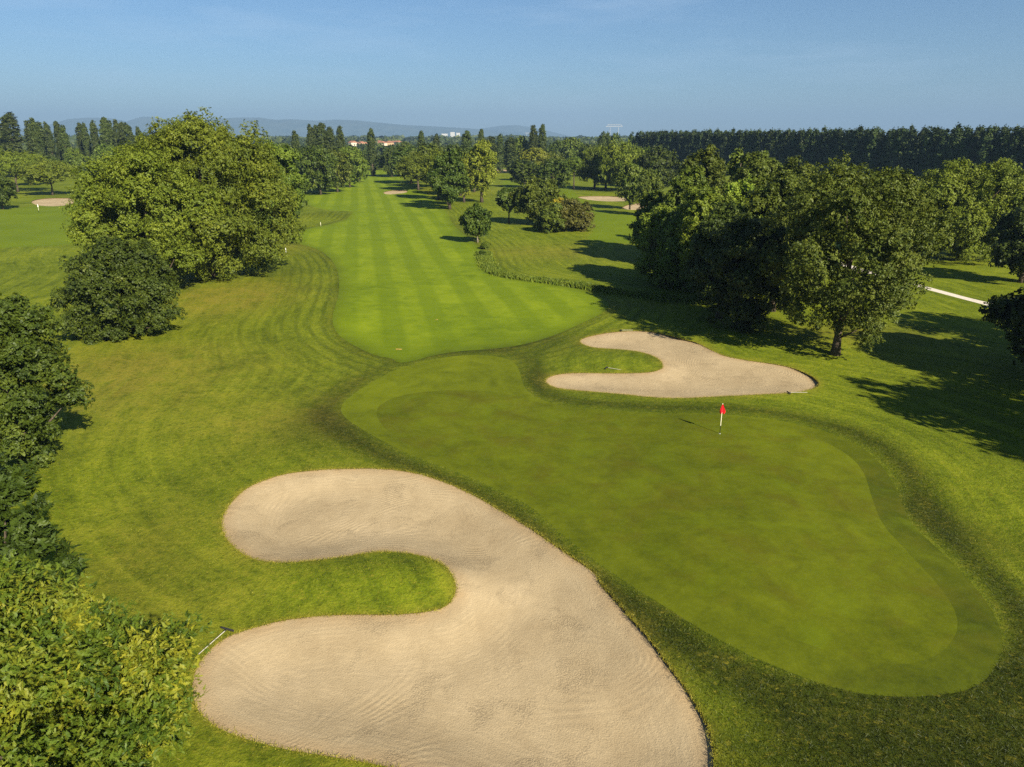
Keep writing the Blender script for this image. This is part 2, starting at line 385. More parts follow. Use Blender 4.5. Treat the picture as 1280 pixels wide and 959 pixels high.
def sand_mat():
    t = NT('bunker_sand'); c = t.coord()
    n1 = t.noise(.16, 4, .6, c); n2 = t.noise(1.3, 5, .6, c, .5); n3 = t.noise(14, 4, .7, c); n4 = t.noise(45, 2, .6, c)
    f = t.math('ADD', t.math('MULTIPLY', n1, .5), t.math('MULTIPLY', n2, .25)); f = t.math('ADD', f, t.math('MULTIPLY', n3, .25))
    col = t.ramp(f, [(.36, (.298, .222, .121)), (.5, (.372, .285, .160)), (.64, (.44, .34, .196))])
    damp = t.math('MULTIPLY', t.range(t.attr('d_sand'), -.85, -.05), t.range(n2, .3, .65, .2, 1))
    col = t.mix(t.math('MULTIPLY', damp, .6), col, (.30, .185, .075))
    speck = t.range(n3, .62, .72)
    col = t.mix(t.math('MULTIPLY', speck, .4), col, (.22, .165, .095))
    ph = t.math('ADD', t.math('MULTIPLY', t.attr('d_sand'), 21.0), t.math('MULTIPLY', n1, 26.0)); ph = t.math('ADD', ph, t.math('MULTIPLY', n2, 5.0))
    rake = t.math('MULTIPLY', t.math('SINE', ph), t.range(n2, .42, .6))
    sw = t.noise(.11, 1, .4, c, .3)                         # swirls left by the rake: contour lines of a smooth field
    ln = t.math('SINE', t.math('MULTIPLY', sw, 330.0)); ln = t.math('MULTIPLY', ln, t.range(t.noise(.5, 3, .5, c), .44, .60))
    pm = t.math('MULTIPLY', t.range(t.noise(.42, 4, .6, c, .6), .54, .66), t.range(n3, .42, .56, 1, 0))   # trodden patches
    col = t.mix(t.math('MULTIPLY', pm, .5), col, (.20, .150, .085))
    hgt = t.math('ADD', t.math('MULTIPLY', rake, .22), t.math('MULTIPLY', ln, .34))
    hgt = t.math('ADD', hgt, t.math('MULTIPLY', n3, 2.2)); hgt = t.math('ADD', hgt, t.math('MULTIPLY', n4, 1.2)); hgt = t.math('ADD', hgt, t.math('MULTIPLY', n2, 1.1)); hgt = t.math('SUBTRACT', hgt, t.math('MULTIPLY', pm, 1.2))
    col = t.mix(t.math('MULTIPLY', t.range(n4, .5, .66), .22), col, (.50, .40, .26))
    return t.surf(col, .95, .05, hgt, .42, .05)
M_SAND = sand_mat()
M_SOIL = plain('lip_soil', (.085, .060, .022), .95, .05, .4, 5)
M_PATH = plain('gravel_path', (.62, .55, .44), .95, .05, .15, 3)

me, _, _ = region_mesh('ground', ['rough'], M_ROUGH); tag(link('ground', me), kind='structure')
me, _, _ = region_mesh('fairway', ['fair', 'lfair', 'rfair'], M_FAIR); tag(link('fairway', me), kind='structure')
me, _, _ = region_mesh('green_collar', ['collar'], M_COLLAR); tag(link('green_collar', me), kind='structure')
me, _, _ = region_mesh('putting_green', ['green'], M_GREEN); tag(link('putting_green', me), kind='structure')
me, _, _ = region_mesh('path', ['path', 'path_far'], M_PATH); tag(link('path', me), kind='structure')

def bunker(key, label, lip, depth):
    din = -dsigned(key)
    cut = {'front': gauss_at(V2, 820, 815, 3.2, 9, .55) + gauss_at(V2, 890, 930, 2, 4), 'rear': gauss_at(V2, 1024, 478, 2.2, 3.5) + .5 * gauss_at(V2, 850, 424, 8, 3)}.get(key, 1.0)
    lip = .025 + lip * np.clip(cut, 0, 1)
    z = Hh - lip - depth * sstep(din, 0, 3.0)
    rngv = np.sin(V2[:, 0] * 2.1) * np.sin(V2[:, 1] * 1.7) * .02
    z = z + rngv
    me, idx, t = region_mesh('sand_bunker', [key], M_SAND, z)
    # soil lip standing between the turf edge and the lower sand
    from collections import Counter
    cnt = Counter()
    for a, b, c in t:
        for e in ((a, b), (b, c), (c, a)): cnt[tuple(sorted(e))] += 1
    mb = MB()
    for (a, b), k in cnt.items():
        if k != 1: continue
        A, B = idx[a], idx[b]
        mb.add([(*V2[A], z[A] - .03), (*V2[B], z[B] - .03), (*V2[B], Hh[B]), (*V2[A], Hh[A])], [(0, 1, 2, 3)])
    o = tag(link('sand_bunker', me), kind='structure')
    mb.build('bunker_lip', M_SOIL, o)
    return o
bunker('front', '', .12, .40); bunker('rear', '', .22, .30)
for k in SMALL_BUNKERS: bunker('sb_' + k, '', .15, .4)

# ------------------------------------------------------------------ foliage
def leaf_mat(name, dark, mid, light, trans=.3, hue=.03):
    t = NT(name)
    f = t.attr('tint'); info = t.n('ShaderNodeObjectInfo')
    f2 = t.math('ADD', f, t.math('MULTIPLY', t.math('SUBTRACT', info.outputs['Random'], .5), .22))
    col = t.ramp(f2, [(.15, dark), (.5, mid), (.9, light)])
    hsv = t.n('ShaderNodeHueSaturation'); t.put(hsv.inputs['Color'], col)
    t.put(hsv.inputs['Hue'], t.math('ADD', .5, t.math('MULTIPLY', t.math('SUBTRACT', info.outputs['Random'], .5), hue)))
    t.put(hsv.inputs['Value'], t.math('ADD', 1.16, t.math('MULTIPLY', info.outputs['Random'], .2)))
    p = t.n('ShaderNodeBsdfPrincipled'); t.put(p.inputs['Base Color'], hsv.outputs[0])
    p.inputs['Roughness'].default_value = .55; p.inputs['Specular IOR Level'].default_value = .22
    tr = t.n('ShaderNodeBsdfTranslucent'); t.put(tr.inputs['Color'], t.mix(1.0, hsv.outputs[0], (1.0, .95, .5), 'MULTIPLY'))
    mx = t.n('ShaderNodeMixShader'); mx.inputs[0].default_value = trans * .5
    t.t.links.new(p.outputs[0], mx.inputs[1]); t.t.links.new(tr.outputs[0], mx.inputs[2])
    t.t.links.new(mx.outputs[0], t.out.inputs['Surface']); return t.m
LM = {
 'ash': leaf_mat('ash_leaves', (.026, .048, .004), (.068, .096, .007), (.185, .172, .012), .40),
 'walnut': leaf_mat('walnut_leaves', (.018, .036, .004), (.036, .064, .006), (.085, .110, .010), .25),
 'light': leaf_mat('light_leaves', (.046, .070, .005), (.096, .124, .009), (.165, .185, .014), .32),
 'bright': leaf_mat('bright_leaves', (.050, .078, .005), (.108, .142, .009), (.185, .210, .015), .32),
 'mid': leaf_mat('mid_leaves', (.034, .056, .005), (.070, .097, .008), (.120, .142, .012), .3),
 'dark': leaf_mat('dark_leaves', (.018, .031, .004), (.040, .060, .005), (.080, .100, .010), .25),
 'olive': leaf_mat('olive_leaves', (.030, .048, .005), (.066, .086, .008), (.135, .150, .016), .34),
 'yellow': leaf_mat('yellow_leaves', (.058, .074, .005), (.120, .136, .010), (.205, .205, .016), .35),
 'flower': leaf_mat('yellow_flower_leaves', (.18, .16, .01), (.32, .26, .012), (.45, .36, .02), .3),
 'bronze': leaf_mat('bronze_leaves', (.034, .036, .006), (.064, .062, .009), (.110, .100, .015), .25, .02),
 'pine': leaf_mat('pine_needles', (.050, .080, .006), (.105, .140, .010), (.160, .190, .015), .25),
 'poplar': leaf_mat('poplar_leaves', (.020, .034, .007), (.042, .058, .010), (.075, .090, .014), .25),
 'planted': leaf_mat('plantation_leaves', (.016, .030, .007), (.030, .046, .009), (.060, .075, .014), .2),
}
def bark():
    t = NT('bark'); c = t.coord(scale=(6, 6, 1.2)); n = t.noise(1.6, 5, .65, c)
    return t.surf(t.ramp(n, [(.3, (.035, .027, .018)), (.7, (.13, .10, .07))]), .9, .1, n, .5, .05)
M_BARK = bark()
M_PBARK = plain('pale_bark', (.26, .22, .15), .9, .1, .3, 3)

def unit(a): return a / np.maximum(np.linalg.norm(a, axis=-1, keepdims=True), 1e-9)
def lobes_for(rng, H, R, b, n=11, shape='round', core=1.0):
    """overlapping masses that fill the crown's envelope: (centre, radii)"""
    out = []; R = R * 1.07; hz_, cz = (H - b) / 2, (H + b) / 2
    out.append(((0, 0, cz), (R * .66 * core, R * .66 * core, hz_ * .8 * core)))
    for i in range(n):
        d = unit(rng.normal(size=3)); zr = (i + .5) / n * 2 - 1
        a = i * 2.39996 + rng.uniform(-.5, .5); q = math.sqrt(max(0, 1 - zr * zr))
        r = rng.uniform(.26, .44) * min(1.0, (13 / n) ** .3)
        k = 1 - r + rng.uniform(-.06, .10)
        px, py, pz = math.cos(a) * q * k * R, math.sin(a) * q * k * R, zr * k * hz_
        rr = R * r
        if shape == 'conic':
            s = 1.25 - .95 * (zr + 1) / 2; px *= s; py *= s; rr *= .6 + .4 * s
        if shape == 'dome':
            s = 1.12 if zr < 0 else 1; px *= s; py *= s
        if shape == 'vase':
            s = .72 + .34 * (zr + 1) / 2; px *= s; py *= s
        out.append(((px, py, cz + pz), (rr, rr, max(rr * .85, min(rr, hz_ * .4)))))
    return out
def crown(rng, lobes, clump_r, n_leaves, L, W, up=.35, outw=.95, rnd=.42, keep=.92, zmin=.15, squash=.8, sprig=0, droop=0.0, tuft=9, tsize=1.0, cvar=.17):
    C = np.array([l[0] for l in lobes]); R = np.array([l[1] for l in lobes])
    ar = R[:, 0] * R[:, 2]; ncl = int(max(30, 3.7 * ar.sum() / clump_r ** 2))
    k = rng.choice(len(C), ncl * 2, p=ar / ar.sum()); d = unit(rng.normal(size=(ncl * 2, 3)))
    d[:, 2] = np.where((d[:, 2] < -.3) & (rng.random(ncl * 2) < .55), -d[:, 2], d[:, 2])
    p = C[k] + R[k] * d * rng.uniform(.66, 1.14, (ncl * 2, 1))
    ok = p[:, 2] > zmin
    for c, r in zip(C, R):
        q = np.linalg.norm((p - c) / r, axis=1); ok &= ~(q < .66)
    ok &= rng.random(len(p)) < keep
    p, d, k = p[ok][:ncl], d[ok][:ncl], k[ok][:ncl]
    nc = len(p); crad = clump_r * rng.uniform(.6, 1.35, nc); ctint = rng.normal(.48, cvar, nc)
    m = n_leaves if not sprig else n_leaves // sprig
    mt = max(40, m // tuft)                                 # small tufts of leaves, gaps between them
    ct = rng.choice(nc, mt, p=crad ** 2 / (crad ** 2).sum())
    g = rng.normal(size=(mt, 3)); g = unit(g) * rng.random((mt, 1)) ** .4
    g[:, 2] *= squash
    tp = p[ct] + g * crad[ct][:, None] + np.array([0, 0, -1]) * droop * rng.random((mt, 1)) * crad[ct][:, None]
    tn = unit(unit(g) * .55 + d[ct] * .6 + rng.normal(size=(mt, 3)) * .35)
    tt = np.clip(ctint[ct] * .6 + rng.normal(.5, .25, mt) * .4, 0, 1)
    ti = rng.integers(0, mt, m)
    ts = tsize * L * rng.uniform(.6, 1.3, mt)
    off = rng.normal(size=(m, 3)) * ts[ti][:, None] * .5
    off -= tn[ti] * (off * tn[ti]).sum(1)[:, None] * .45     # tufts are flattened sprays
    pos = tp[ti] + off
    pos[:, 2] = np.maximum(pos[:, 2], zmin * .5)
    od = tn[ti]
    tint = np.clip(tt[ti] * .75 + rng.normal(.5, .22, m) * .25, 0, 1)
    if sprig:   # feathered leaves: leaflets in pairs along a short stalk
        ax = unit(od * .7 + rng.normal(size=(m, 3)) * .5 + np.array([0, 0, -.1]))
        nr = unit(od * .4 + np.array([0, 0, .8]) + rng.normal(size=(m, 3)) * .4); sd = unit(np.cross(ax, nr)); nr = np.cross(sd, ax)
        P, T, N = [], [], []
        for j in range(sprig):
            s = 1 if j % 2 else -1; q = (j // 2) / max(1, sprig / 2)
            P.append(pos + ax * (q * L * 1.5)); T.append(unit(ax * .75 + sd * s * (.9 if j < sprig - 1 else 0) - nr * .25)); N.append(unit(nr + rng.normal(size=(m, 3)) * .25))
        pos, tan, nrm = np.concatenate(P), np.concatenate(T), np.concatenate(N); tint = np.tile(tint, sprig)
    else:
        nrm = unit(od * outw + rng.normal(size=(m, 3)) * rnd + np.array([0, 0, up]))
        tan = rng.normal(size=(m, 3)) + np.array([0, 0, -droop * 3 - .3]); tan = unit(tan - nrm * (tan * nrm).sum(1)[:, None])
    bi = unit(np.cross(nrm, tan)); n = len(pos)
    s = rng.uniform(.5, 1.5, (n, 1)); l = tan * L * s; w = bi * W * s * .5
    base = pos - l * .5
    v = np.empty((n, 4, 3)); v[:, 0] = base; v[:, 1] = base + l * .45 + w; v[:, 2] = base + l; v[:, 3] = base + l * .45 - w
    f = np.arange(n * 4).reshape(n, 4)
    return v.reshape(-1, 3), f, tint
def trunk_mb(rng, H, b, r0, lobes, nl=7, lean=0.0, top=.72):
    mb = MB(); n = 7; pts, rad = [], []
    for i in range(n):
        t = i / (n - 1); z = t * H * top
        pts.append((lean * t * H + rng.normal() * .012 * H * (i > 1), rng.normal() * .012 * H * (i > 1), z - .15 * (i == 0)))
        rad.append(r0 * (1.45 if i == 0 else 1 - .8 * t))
    mb.tube(pts, rad, 9)
    ord_ = rng.permutation(len(lobes))[:nl]
    for j in ord_:
        c = np.array(lobes[j][0]); z0 = min(max(b * .8, c[2] * rng.uniform(.35, .6)), H * top * .9); q = z0 / (H * top)
        i = min(int(q * (n - 1)), n - 2); fr = q * (n - 1) - i
        s = np.array(pts[i]) * (1 - fr) + np.array(pts[i + 1]) * fr
        mid = s * .5 + c * .5 + np.array([0, 0, -.06 * H]) * rng.random()
        mb.tube([s, mid, c], [r0 * .42 * (1 - q * .5), r0 * .28, r0 * .08], 6)
    return mb

def tree(name, label, X, Y, H, R, mat, seed, shape='round', b=None, n_leaves=12000, L=.45, W=None, clump=None, cat='tree', group=None,
         lobes=None, nl=11, r0=None, keep=.92, trunk_mat=None, z=None, core=1.0, **kw):
    rng = np.random.default_rng(seed)
    b = H * .18 if b is None else b
    lobes = lobes or lobes_for(rng, H, R, b, nl, shape, core)
    W = W or L * .6; clump = clump or max(.5, R * .17)
    v, f, tint = crown(rng, lobes, clump, n_leaves, L, W, keep=keep, **kw)
    root = thing(name, label, cat, (X, Y, hz(X, Y) if z is None else z), 0, group)
    r0 = r0 or .022 * H + .03
    link('trunk', bpy.data.meshes.new('trunk')).parent = root
    tr = root.children[0]
    mb = trunk_mb(rng, H, b, r0, lobes); tr.data.from_pydata(mb.v, [], mb.f); tr.data.materials.append(trunk_mat or M_BARK)
    tr.data.polygons.foreach_set('use_smooth', np.ones(len(tr.data.polygons), bool))
    link('crown', new_mesh('crown', v, f, None, LM[mat], False, {'tint': ('FACE', tint)}), root)
    return root
def copy_tree(src, X, Y, sx, sz, rz, label, group=None, mat=None):
    r = src.copy(); COL.objects.link(r); r.location = (X, Y, hz(X, Y)); r.rotation_euler = (0, 0, rz); r.scale = (sx, sx, sz)
    r['label'] = label
    if 'group' in r: del r['group']
    if group: r['group'] = group
    for ch in src.children:
        c = ch.copy(); COL.objects.link(c); c.parent = r
        if mat and ch.name.startswith('crown'):
            c.material_slots[0].link = 'OBJECT'; c.material_slots[0].material = LM[mat]
    return r

def px_place(px, base, top, w):
    X, Y = at(px, base); _, H = at_dist(px, top, Y); return X, Y, H, w / 2 / ptm(Y, H / 2)
def d_place(px, D, top, w):
    X, H = at_dist(px, top, D); return X, D, H, w / 2 / ptm(D, H / 2)

# --- near and middle trees, each with its own crown
tree('ash_tree', 'yellow-green ash with feathery leaves, nearest tree, filling the bottom left corner', -13.4, 14.6, 9.7, 4.3, 'ash', 1,
     n_leaves=430000, L=.096, W=.036, clump=.75, nl=16, b=1.5, sprig=7, keep=.88, cvar=.27, tuft=5, tsize=1.6)
tree('walnut_tree', 'dark green broad-leaved tree between the yellow-green ash and the dark cone-shaped tree', -20.3, 25.0, 8.5, 2.3, 'walnut', 2,
     n_leaves=34000, L=.25, W=.10, clump=.65, nl=13, b=1.0, sprig=6, keep=.85)
X, Y = -31.4, 43.0
tree('hornbeam_tree', 'dense dark cone-shaped tree at the left edge casting a shadow on the lawn', X, Y, 12.3, 3.45, 'dark', 3, 'dome', -.6,
     110000, .17, clump=.6, nl=26)
tree('shrub', 'large dark dome-shaped shrub thicket reaching the ground in front of the tall light green tree', *at(156, 418), 10.4, 5.2, 'dark', 4, 'dome', -2.2,
     120000, .22, clump=.75, nl=24, up=.5, cat='shrub')
X, Y, H, R = d_place(168, 100, 178, 160)
tree('plane_tree', 'tall light green tree with bushy crown, left of the tallest tree', X, Y, H, R, 'light', 5, 'round', -.5, 300000, .205, clump=1.25, nl=26)
X, Y, H, R = px_place(268, 347, 135, 196)
tree('plane_tree', 'tallest broad tree left of the fairway, green rounded crown rising highest above the hills', X, Y, H * .97, R, 'light', 6, 'dome', -1.0, 370000, .22, clump=1.35, nl=34)
X, Y, H, R = d_place(334, 150, 166, 76)
tree('plane_tree', 'mid-green tree tucked behind the right shoulder of the tallest left tree', X, Y, H, R, 'mid', 7, 'round', 1, 70000, .36, nl=16)
X, Y, H, R = d_place(356, 190, 200, 42)
tree('maple_tree', 'dark lower tree at the fairway side of the big left trees, crown reaching the grass', X, Y, H, R, 'dark', 8, 'dome', 0, 26000, .5, nl=14)

# right of the green
X, Y, H, R = px_place(1044, 444, 199, 206)
tree('linden_tree', 'big open-crowned tree with bare dark trunk beside the rear bunker', X, Y, H, R, 'olive', 11, 'round', 1.5, 200000, .175, clump=.8, nl=26, r0=.36, keep=.85)
X, Y, H, R = d_place(938, 78, 262, 104)
tree('oak_tree', 'dark low tree whose crown hangs to the ground left of the open-crowned tree', X, Y, H, R, 'dark', 12, 'dome', -1.6, 100000, .23, clump=.8, nl=16, keep=.9)
X, Y, H, R = d_place(985, 88, 208, 118)
tree('oak_tree', 'dark green tall tree squeezed against the left side of the open-crowned tree', X, Y, H, R, 'mid', 13, 'round', 1, 110000, .25, nl=16)
X, Y, H, R = d_place(892, 98, 226, 96)
tree('oak_tree', 'mid-green tree in the middle of the right grove above the reeds', X, Y, H, R, 'light', 14, 'round', .8, 100000, .26, nl=16)
X, Y, H, R = d_place(838, 106, 252, 78)
tree('oak_tree', 'green tree at the left front of the right grove, crown down to the lawn', X, Y, H, R, 'light', 15, 'dome', -1.2, 90000, .26, nl=15)
X, Y, H, R = d_place(872, 101, 246, 84)
tree('oak_tree', 'low green tree filling the grove front between its left end and the dark low tree', X, Y, H, R, 'mid', 60, 'dome', -1.4, 90000, .25, nl=15)
X, Y, H, R = d_place(912, 84, 246, 80)
tree('oak_tree', 'dark mid-height tree behind the dark low tree in the grove', X, Y, H, R, 'dark', 61, 'round', .2, 80000, .25, nl=15)
X, Y, H, R = d_place(932, 112, 214, 66)
tree('locust_tree', 'fresh light green tree glowing in the middle of the right grove', X, Y, H, R, 'bright', 16, 'round', 1, 70000, .28, nl=14)
X, Y, H, R = d_place(824, 126, 231, 60)
tree('oak_tree', 'small green tree behind the left front of the right grove next to the far bunker', X, Y, H, R, 'mid', 17, 'dome', .2, 60000, .3, nl=13)
X, Y, H, R = d_place(864, 119, 203, 58)
tree('oak_tree', 'light-topped green tree at the upper left of the right grove', X, Y, H, R, 'mid', 18, 'round', .5, 65000, .3, nl=14)
X, Y, H, R = d_place(884, 127, 179, 68)
tree('oak_tree', 'olive tall tree forming the left summit of the right grove', X, Y, H, R, 'olive', 19, 'round', .5, 75000, .32, nl=15)
X, Y, H, R = d_place(954, 132, 184, 72)
tree('oak_tree', 'olive-green tree behind the grove with a pale dead top just left of it', X, Y, H, R, 'olive', 20, 'round', .5, 75000, .32, nl=15)
X, Y, H, R = d_place(992, 118, 191, 66)
tree('oak_tree', 'yellowish green tree behind the open-crowned tree at its upper left', X, Y, H, R, 'olive', 21, 'round', .5, 65000, .3, nl=15)
X, Y, H, R = d_place(922, 138, 183, 22)
tree('dead_tree', 'pale half-dead tree poking up between the olive tops of the right grove', X, Y, H, R, 'olive', 22, 'vase', H * .5, 900, .6, nl=7, r0=.3, trunk_mat=M_PBARK)
X, Y, H, R = d_place(1220, 128, 206, 150)
tree('walnut_tree', 'broad round bright green tree right of the open-crowned tree in front of the dark plantation', X, Y, H, R, 'bright', 23, 'round', .6, 230000, .25, clump=1.2, nl=18)
X, Y, H, R = d_place(1298, 106, 252, 80)
tree('oak_tree', 'dark shadowy tree cut by the right edge in front of the bright round tree', X, Y, H, R, 'dark', 24, 'round', .6, 40000, .38, nl=14)
tree('maple_tree', 'dark maple hanging in from the right edge below the path', 49.2, 60, 9.6, 6.8, 'dark', 25, 'round', 1.2, 60000, .30, W=.26, clump=.8, nl=18)
OFF = [(54.0, 50, 17.0, 7.3, 26), (47.2, 38, 15.5, 6.6, 27), (51, 28, 16.5, 6.2, 28), (62, 64, 15, 6.8, 29), (43.2, 20.5, 12.4, 3.3, 62)]
for x, y, h, r, s in OFF:
    tree('maple_tree', 'maple beyond the right edge casting a shadow on the lawn', x, y, h, r, 'dark', s, 'round', 2.0, 26000, .42, nl=15,
         group='maples casting shadows from beyond the right edge')

# middle ground
X, Y, H, R = px_place(597, 303, 254, 42)
tree('young_tree', 'small dark rounded tree standing alone at the right edge of the fairway', X, Y, H, R, 'dark', 31, 'conic', .9, 15000, .36, clump=.55, nl=12, keep=.72, core=.55, r0=.16, trunk_mat=M_PBARK)
X, Y, H, R = px_place(636, 279, 234, 31)
tree('young_tree', 'small dark tree on a clear trunk left of the bronze bush', X, Y, H, R, 'dark', 32, 'round', 3.0, 14000, .4, clump=.6, nl=11, core=.6, keep=.8)
X, Y, H, R = px_place(673, 281, 223, 56)
tree('maple_tree', 'dark green tree rising behind the bronze bush', X, Y, H, R, 'mid', 33, 'dome', .3, 30000, .42, nl=15)
X, Y, H, R = px_place(716, 288, 249, 52)
tree('shrub', 'bronze-brown rounded bush on the lawn right of the dark trees', X, Y, H, R, 'bronze', 34, 'dome', -.8, 28000, .34, clump=.6, nl=16, cat='shrub')
X, Y, H, R = px_place(689, 290, 256, 36)
tree('shrub', 'green bush touching the left side of the bronze bush', X, Y, H, R, 'mid', 35, 'dome', -.6, 22000, .34, clump=.6, nl=14, cat='shrub')
X, Y, H, R = px_place(696, 283, 246, 22)
tree('shrub', 'yellow flowering bush peeping over the bronze bush', X, Y, H, R, 'flower', 36, 'round', .3, 9000, .36, clump=.5, nl=9, cat='shrub')
X, Y, H, R = px_place(607, 312, 304, 11)
tree('shrub', 'tiny round shrub beside the lone small tree at the ditch end', X, Y, H, R, 'mid', 37, 'dome', -.2, 3500, .22, clump=.3, nl=8, cat='shrub')
X, Y, H, R = px_place(603, 321, 314, 8)
tree('shrub', 'tiny low shrub at the upper bend of the reed strip', X, Y, H, R, 'dark', 38, 'dome', -.2, 2500, .2, clump=.25, nl=8, cat='shrub')

X, Y, H, R = px_place(523, 238, 187, 42)
def pine(X, Y, H, R, seed, label, n=16000, flat=.42, mat='pine'):
    rng = np.random.default_rng(seed); b = H * (1 - flat); R *= 1.2; n = int(n * 1.5)
    lobes = []
    for i in range(16):
        a = i * 2.4; q = math.sqrt((i + .5) / 16); r = R * rng.uniform(.26, .36)
        lobes.append(((math.cos(a) * q * R * .78, math.sin(a) * q * R * .78, b + (H - b) * (.62 - .42 * q * q) + rng.normal() * .02 * H), (r, r, max(r * .6, (H - b) * .30))))
    return tree('umbrella_pine', label, X, Y, H, R, mat, seed, lobes=lobes, b=b * .85, n_leaves=n, L=.5, W=.2, clump=R * .16, up=.8, r0=.03 * H * .9)
pine(X, Y, H, R, 41, 'umbrella pine with reddish trunk at the right side of the far fairway', 26000, .66)
X, Y, H, R = d_place(546, 262, 184, 36); pine(X, Y, H, R, 42, 'second umbrella pine just behind the reddish-trunked pine', 18000, .6)
X, Y, H, R = px_place(66, 244, 200, 58); pine(X, Y, H, R, 43, 'flat-topped umbrella pine above the far left bunker', 26000, .55)
X, Y, H, R = d_place(12, 300, 189, 76); pine(X, Y, H, R, 44, 'wide umbrella pine at the far left edge beside the flat-topped one', 26000, .55)
X, Y, H, R = px_place(717, 237, 195, 24); pine(X, Y, H, R, 45, 'lone pine with a long bare trunk left of the willows', 9000, .4, 'mid')
X, Y, H, R = px_place(560, 256, 207, 36)
tree('maple_tree', 'round bright tree at the front of the clump right of the fairway', X, Y, H, R, 'light', 46, 'round', 1.5, 24000, .45, clump=.8, nl=14)
X, Y, H, R = d_place(560, 225, 184, 44)
tree('oak_tree', 'dark green tree at the back of the clump right of the fairway', X, Y, H, R, 'dark', 47, 'round', 1, 18000, .55, nl=14)
X, Y, H, R = px_place(580, 253, 194, 28)
tree('birch_tree', 'slim yellowish tree left of the tall yellow birch', X, Y, H, R, 'yellow', 48, 'round', 1.2, 11000, .42, clump=.7, nl=13)
X, Y, H, R = px_place(602, 253, 172, 40)
tree('birch_tree', 'tall sparse yellow-green birch, highest of the clump right of the fairway', X, Y, H, R, 'yellow', 49, 'vase', 1.2, 26000, .42, clump=.7, nl=22, keep=.8)
def willow(px, base, top, w, seed, label, mat='light'):
    X, Y, H, R = px_place(px, base, top, w)
    return tree('willow_tree', label, X, Y, H, R, mat, seed, 'dome', 2.2, 26000, .75, .26, clump=R * .2, nl=14, droop=.9, squash=1.3, r0=.45)
willow(743, 236.5, 183, 42, 51, 'leftmost willow of the row, dark on its left side', 'mid')
willow(757, 237, 181, 34, 52, 'middle willow of the row with hanging foliage', 'light')
willow(775, 239, 178, 62, 53, 'rightmost and widest willow of the row with pale rounded top', 'light')
X, Y, H, R = d_place(31, 345, 192, 34)
tree('willow_tree', 'yellow-green weeping willow behind the far left umbrella pines', X, Y, H, R, 'yellow', 54, 'dome', 1.5, 14000, .8, .26, nl=12, droop=.9, squash=1.3)
X, Y, H, R = px_place(4, 262, 216, 36)
tree('oak_tree', 'dark small tree cut by the left edge near the far left bunker', X, Y, H, R, 'dark', 55, 'dome', .5, 16000, .45, nl=12)

# ------------------------------------------------------------------ shared crowns for the far trees
def proto(name, kind, mat, seed, H, R, b, n, L, **kw):
    r = tree(name, '', 0, -60, H, R, mat, seed, kind, b, n, L, **kw); return r
USED = set()
def plant(src, H0, R0, X, Y, H, R, label, group=None, mat=None, rz=None):
    rz = random.Random(int(X * 97 + Y * 13)).uniform(0, 6.28) if rz is None else rz
    if src.name not in USED:
        USED.add(src.name)
        src.location = (X, Y, hz(X, Y)); src.rotation_euler = (0, 0, rz); src.scale = (R / R0, R / R0, H / H0); src['label'] = label
        if group: src['group'] = group
        return src
    return copy_tree(src, X, Y, R / R0, H / H0, rz, label, group, mat)
LOMB = [proto('lombardy_poplar', 'column', 'poplar', 60 + i, 30, 2.6, 1.5, 17000, .55, cat='tree',
              lobes=[((math.cos(j * 2.4 + i) * .7 * q, math.sin(j * 2.4 + i) * .7 * q, 2.6 + j * 1.33), (1.9 * q, 1.9 * q, 3.0)) for j in range(19)
                     for q in [min(1, .62 + j * .08) * (1 if j < 15 else 1 - (j - 14) * (.09 + .02 * (i % 3))) * (1 + .07 * math.sin(j * 1.3 + i * 2.1))]], clump=.75, droop=-.3) for i in range(5)]
ROUND = [proto('woodland_tree', k, m, 70 + i, 18, 8, 1.0, 11000, .85, nl=15) for i, (k, m) in enumerate((('round', 'mid'), ('dome', 'dark'), ('round', 'dark'), ('round', 'olive')))]
def lomb(px, top, w, D, label, i=0, group=None, mat=None):
    X, Y, H, R = d_place(px, D, top, w); plant(LOMB[i % 5], 30, 2.3, X, Y, H, R, label, group, mat)
def rnd(px, top, w, D, label, i=0, group=None, mat=None):
    X, Y, H, R = d_place(px, D, top, w); plant(ROUND[i % 4], 18, 8.2, X, Y, H, R, label, group, mat)

side = 'columnar poplar of the row behind the far left pines'
for j, (px, top, w) in enumerate([(8,140,19),(-8,150,14),(34,150,11),(40,147,10),(47,152,13),(57,152,8),(70,151,9),(77,156,9),(98,153,9),(104,153,8),(115,150,9),(128,146,11),(135,150,9),(144,149,9),(151,152,9),(158,153,10),(172,158,8)]):
    lbl = {0: 'tallest columnar poplar at the far left edge', 11: 'tall poplar with bare pale trunk left of the giant left tree'}.get(j, side)
    lomb(px, top, w, 420 + (j * 37) % 50, lbl, j, 'poplar row behind the far left pines')
for px, top, w, lbl in [(368,163,9,'small poplar at the left end of the poplars left of the fairway end'),
    (387,155,9,'poplar second from left left of the fairway end'), (393,156,8,'thin poplar pressed against its taller neighbour left of the fairway end'),
    (401,153,13,'thickest and tallest poplar left of the fairway end'), (411,158,11,'poplar leaning on the right of the thickest one'),
    (424,157,9,'separate poplar right of the thickest poplar'), (463,160,9,'lone column poplar in front of the red-roofed town'),
    (526,163,8,'lone small poplar left above the dark wood'), (545,167,8,'lower small poplar right of the lone one above the dark wood'),
    (583,163,12,'poplar half hidden by the yellow birch at its left'), (601,161,8,'poplar top showing right above the yellow birch'),
    (614,170,13,'blunt poplar right behind the yellow birch'), (625,167,8,'narrow dark pointed conifer-like poplar right of the yellow birch'),
    (638,171,13,'broad-based dark poplar right of the narrow pointed one'), (667,156,10,'left one of the poplar pair on the skyline'), (678,155,9,'right one of the poplar pair on the skyline')]:
    lomb(px, top, w, 430 if px < 480 else 470, lbl, int(px), None)

